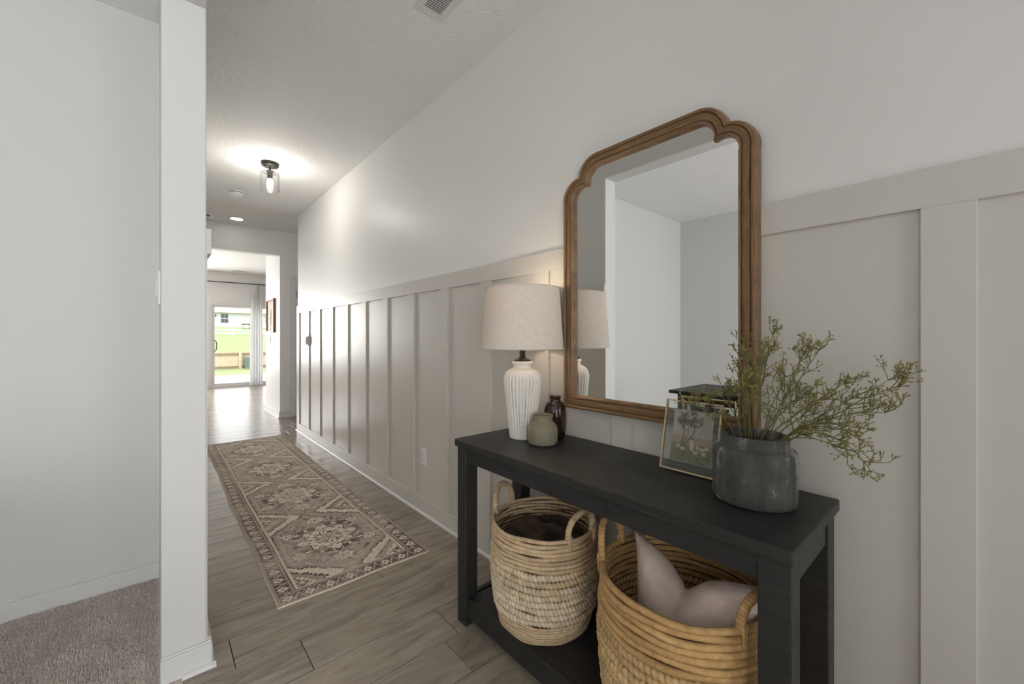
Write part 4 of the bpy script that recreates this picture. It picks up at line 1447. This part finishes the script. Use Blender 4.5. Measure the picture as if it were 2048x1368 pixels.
# ------------------------------------------------------------------ dark table of the front room (seen in the mirror)
ft = root('desk', (-0.8, 1.05, 0), 'black table in the front room seen in the mirror', 'table')
box('desk_top', (-1.13, -0.475, 0.35, 1.665, 0.735, 0.76), M['black_wood'], ft, 0.002)
for (xa, ya) in ((-1.08, 0.40), (-0.58, 0.40), (-1.08, 1.56), (-0.58, 1.56)):
    box('leg', (xa, xa + 0.055, ya, ya + 0.055, 0.0, 0.735), M['black_wood'], ft, 0.002)
for (xa, xb, ya, yb) in ((-0.575, -0.555, 0.455, 1.56), (-1.06, -1.04, 0.455, 1.56), (-1.025, -0.58, 0.41, 0.43), (-1.025, -0.58, 1.585, 1.605)):
    box('apron', (xa, xb, ya, yb, 0.66, 0.735), M['black_wood'], ft)

# ------------------------------------------------------------------ outdoors
patio = struct('patio_ground', (-8, 12, YS + 0.12, 16.4, -0.4, -0.09), M['patio'])
ys = [16.4, 19, 22, 25, 27.4, 30, 36, 44, 52, 62, 74, 110]
zs = [-0.11, -0.22, -0.38, -0.54, -0.64, -0.62, -0.35, 0.25, 0.80, 1.42, 2.7, 2.8]
V, Fc = [], []
for y, z in zip(ys, zs):
    for x in (-40, -10, 0, 4, 8, 14, 30, 70):
        V.append((x, y, z))
for i in range(len(ys) - 1):
    for j in range(7):
        a = i * 8 + j
        Fc.append((a, a + 1, a + 9, a + 8))
o = mesh('lawn_ground', V, Fc, M['grass'], None, (0, 16.4, 0), True)
o['kind'] = 'structure'
FY = 27.2; FZ = -0.63
fn_ = root('wooden_fence', (3, FY, FZ), 'low weathered wooden fence across the lawn beyond the patio', 'fence')
xs = np.arange(-3, 11, 0.145)
o = box('picket_run', [(x, x + 0.135, FY + 0.04, FY + 0.06, FZ + 0.04, FZ + 1.02 + 0.012 * math.sin(i * 2.1)) for i, x in enumerate(xs)], M['fence_wood'], fn_)
o['kind'] = 'stuff'
for z in (FZ + 0.12, FZ + 0.84):
    box('rail', (-3, 11, FY, FY + 0.04, z, z + 0.09), M['fence_rail'], fn_)
for x in (-1.10, 1.20, 3.49, 5.8, 8.1, 10.4):
    box('post', (x, x + 0.13, FY - 0.1, FY + 0.03, FZ - 0.05, FZ + 1.0), M['fence_wood'], fn_, 0.005)
ub = root('utility_box', (4.0, FY - 0.5, FZ), 'green utility box standing by the wooden fence', 'utility box')
box('cabinet', (3.74, 4.16, FY - 0.55, FY - 0.14, FZ, FZ + 0.72), M['utility'], ub, 0.03, 2)
box('plinth', (3.70, 4.20, FY - 0.6, FY - 0.12, FZ - 0.05, FZ + 0.1), M['fence_rail'], ub, 0.01)
WY = 61.0; WZ = 1.33
rf = root('rail_fence', (8, WY, WZ), 'white three rail fence along the top of the grassy slope', 'fence')
for z in (0.25, 0.65, 1.08):
    box('rail', (-8, 28, WY, WY + 0.05, WZ + z, WZ + z + 0.17), M['siding'], rf)
for x in np.arange(-7.4, 28, 2.9):
    box('post', (x, x + 0.17, WY - 0.1, WY + 0.07, WZ - 0.1, WZ + 1.35), M['siding'], rf)
HY_ = 75.0
hs = root('house', (10, HY_, 2.3), 'white house with tan roof behind the rail fence', 'house')
box('wall', (-8, 30, HY_, HY_ + 8, 2.3, 4.95), M['siding'], hs)
V = [(-9, HY_ - 0.7, 4.85), (31, HY_ - 0.7, 4.85), (31, HY_ + 4, 8.2), (-9, HY_ + 4, 8.2), (31, HY_ + 8.7, 4.85), (-9, HY_ + 8.7, 4.85)]
mesh('roof', V, [(0, 1, 2, 3), (3, 2, 4, 5), (0, 3, 5), (1, 4, 2), (0, 5, 4, 1)], M['shingle'], hs)
for (x0, x1) in ((7.35, 8.25), (13.15, 14.05), (16.6, 17.5), (2.9, 3.8)):
    wf = box('window', (x0 - 0.1, x1 + 0.1, HY_ - 0.05, HY_, 3.25, 4.75), M['siding'], hs)
    for z in (3.35, 4.05):
        for xx in (x0, (x0 + x1) / 2 + 0.02):
            box('pane', (xx, xx + (x1 - x0) / 2 - 0.02, HY_ - 0.08, HY_ - 0.05, z, z + 0.6), M['dark_pane'], wf)
box('wall_lantern', (6.6, 6.75, HY_ - 0.15, HY_, 4.25, 4.55), M['patio_wood'], hs)
pt = root('patio_table', (10.05, 71, 2.35), 'dark patio table outside the white house', 'patio table')
box('table_top', (9.45, 10.6, 70.6, 71.4, 3.0, 3.14), M['patio_wood'], pt)
for x in (9.6, 10.35):
    box('leg', (x, x + 0.1, 70.9, 71.0, 2.3, 3.0), M['patio_wood'], pt)
box('bench', (9.3, 10.9, 70.2, 70.4, 2.62, 2.72), M['patio_tan'], pt)
gc = root('patio_chair', (11.5, 71, 2.35), 'tall dark patio chair outside the white house', 'patio chair')
box('seat', (11.1, 11.7, 70.7, 71.4, 2.8, 2.98), M['patio_wood'], gc)
V = [(11.15, 70.7, 2.95), (11.7, 70.7, 2.95), (11.95, 70.9, 4.3), (11.45, 70.9, 4.3), (11.15, 70.8, 2.95), (11.7, 70.8, 2.95), (11.95, 71.0, 4.3), (11.45, 71.0, 4.3)]
mesh('backrest', V, [(0, 1, 2, 3), (7, 6, 5, 4), (0, 4, 5, 1), (1, 5, 6, 2), (2, 6, 7, 3), (3, 7, 4, 0)], M['patio_wood'], gc)
for x in (11.12, 11.6):
    box('leg', (x, x + 0.08, 70.75, 70.85, 2.3, 2.8), M['patio_tan'], gc)
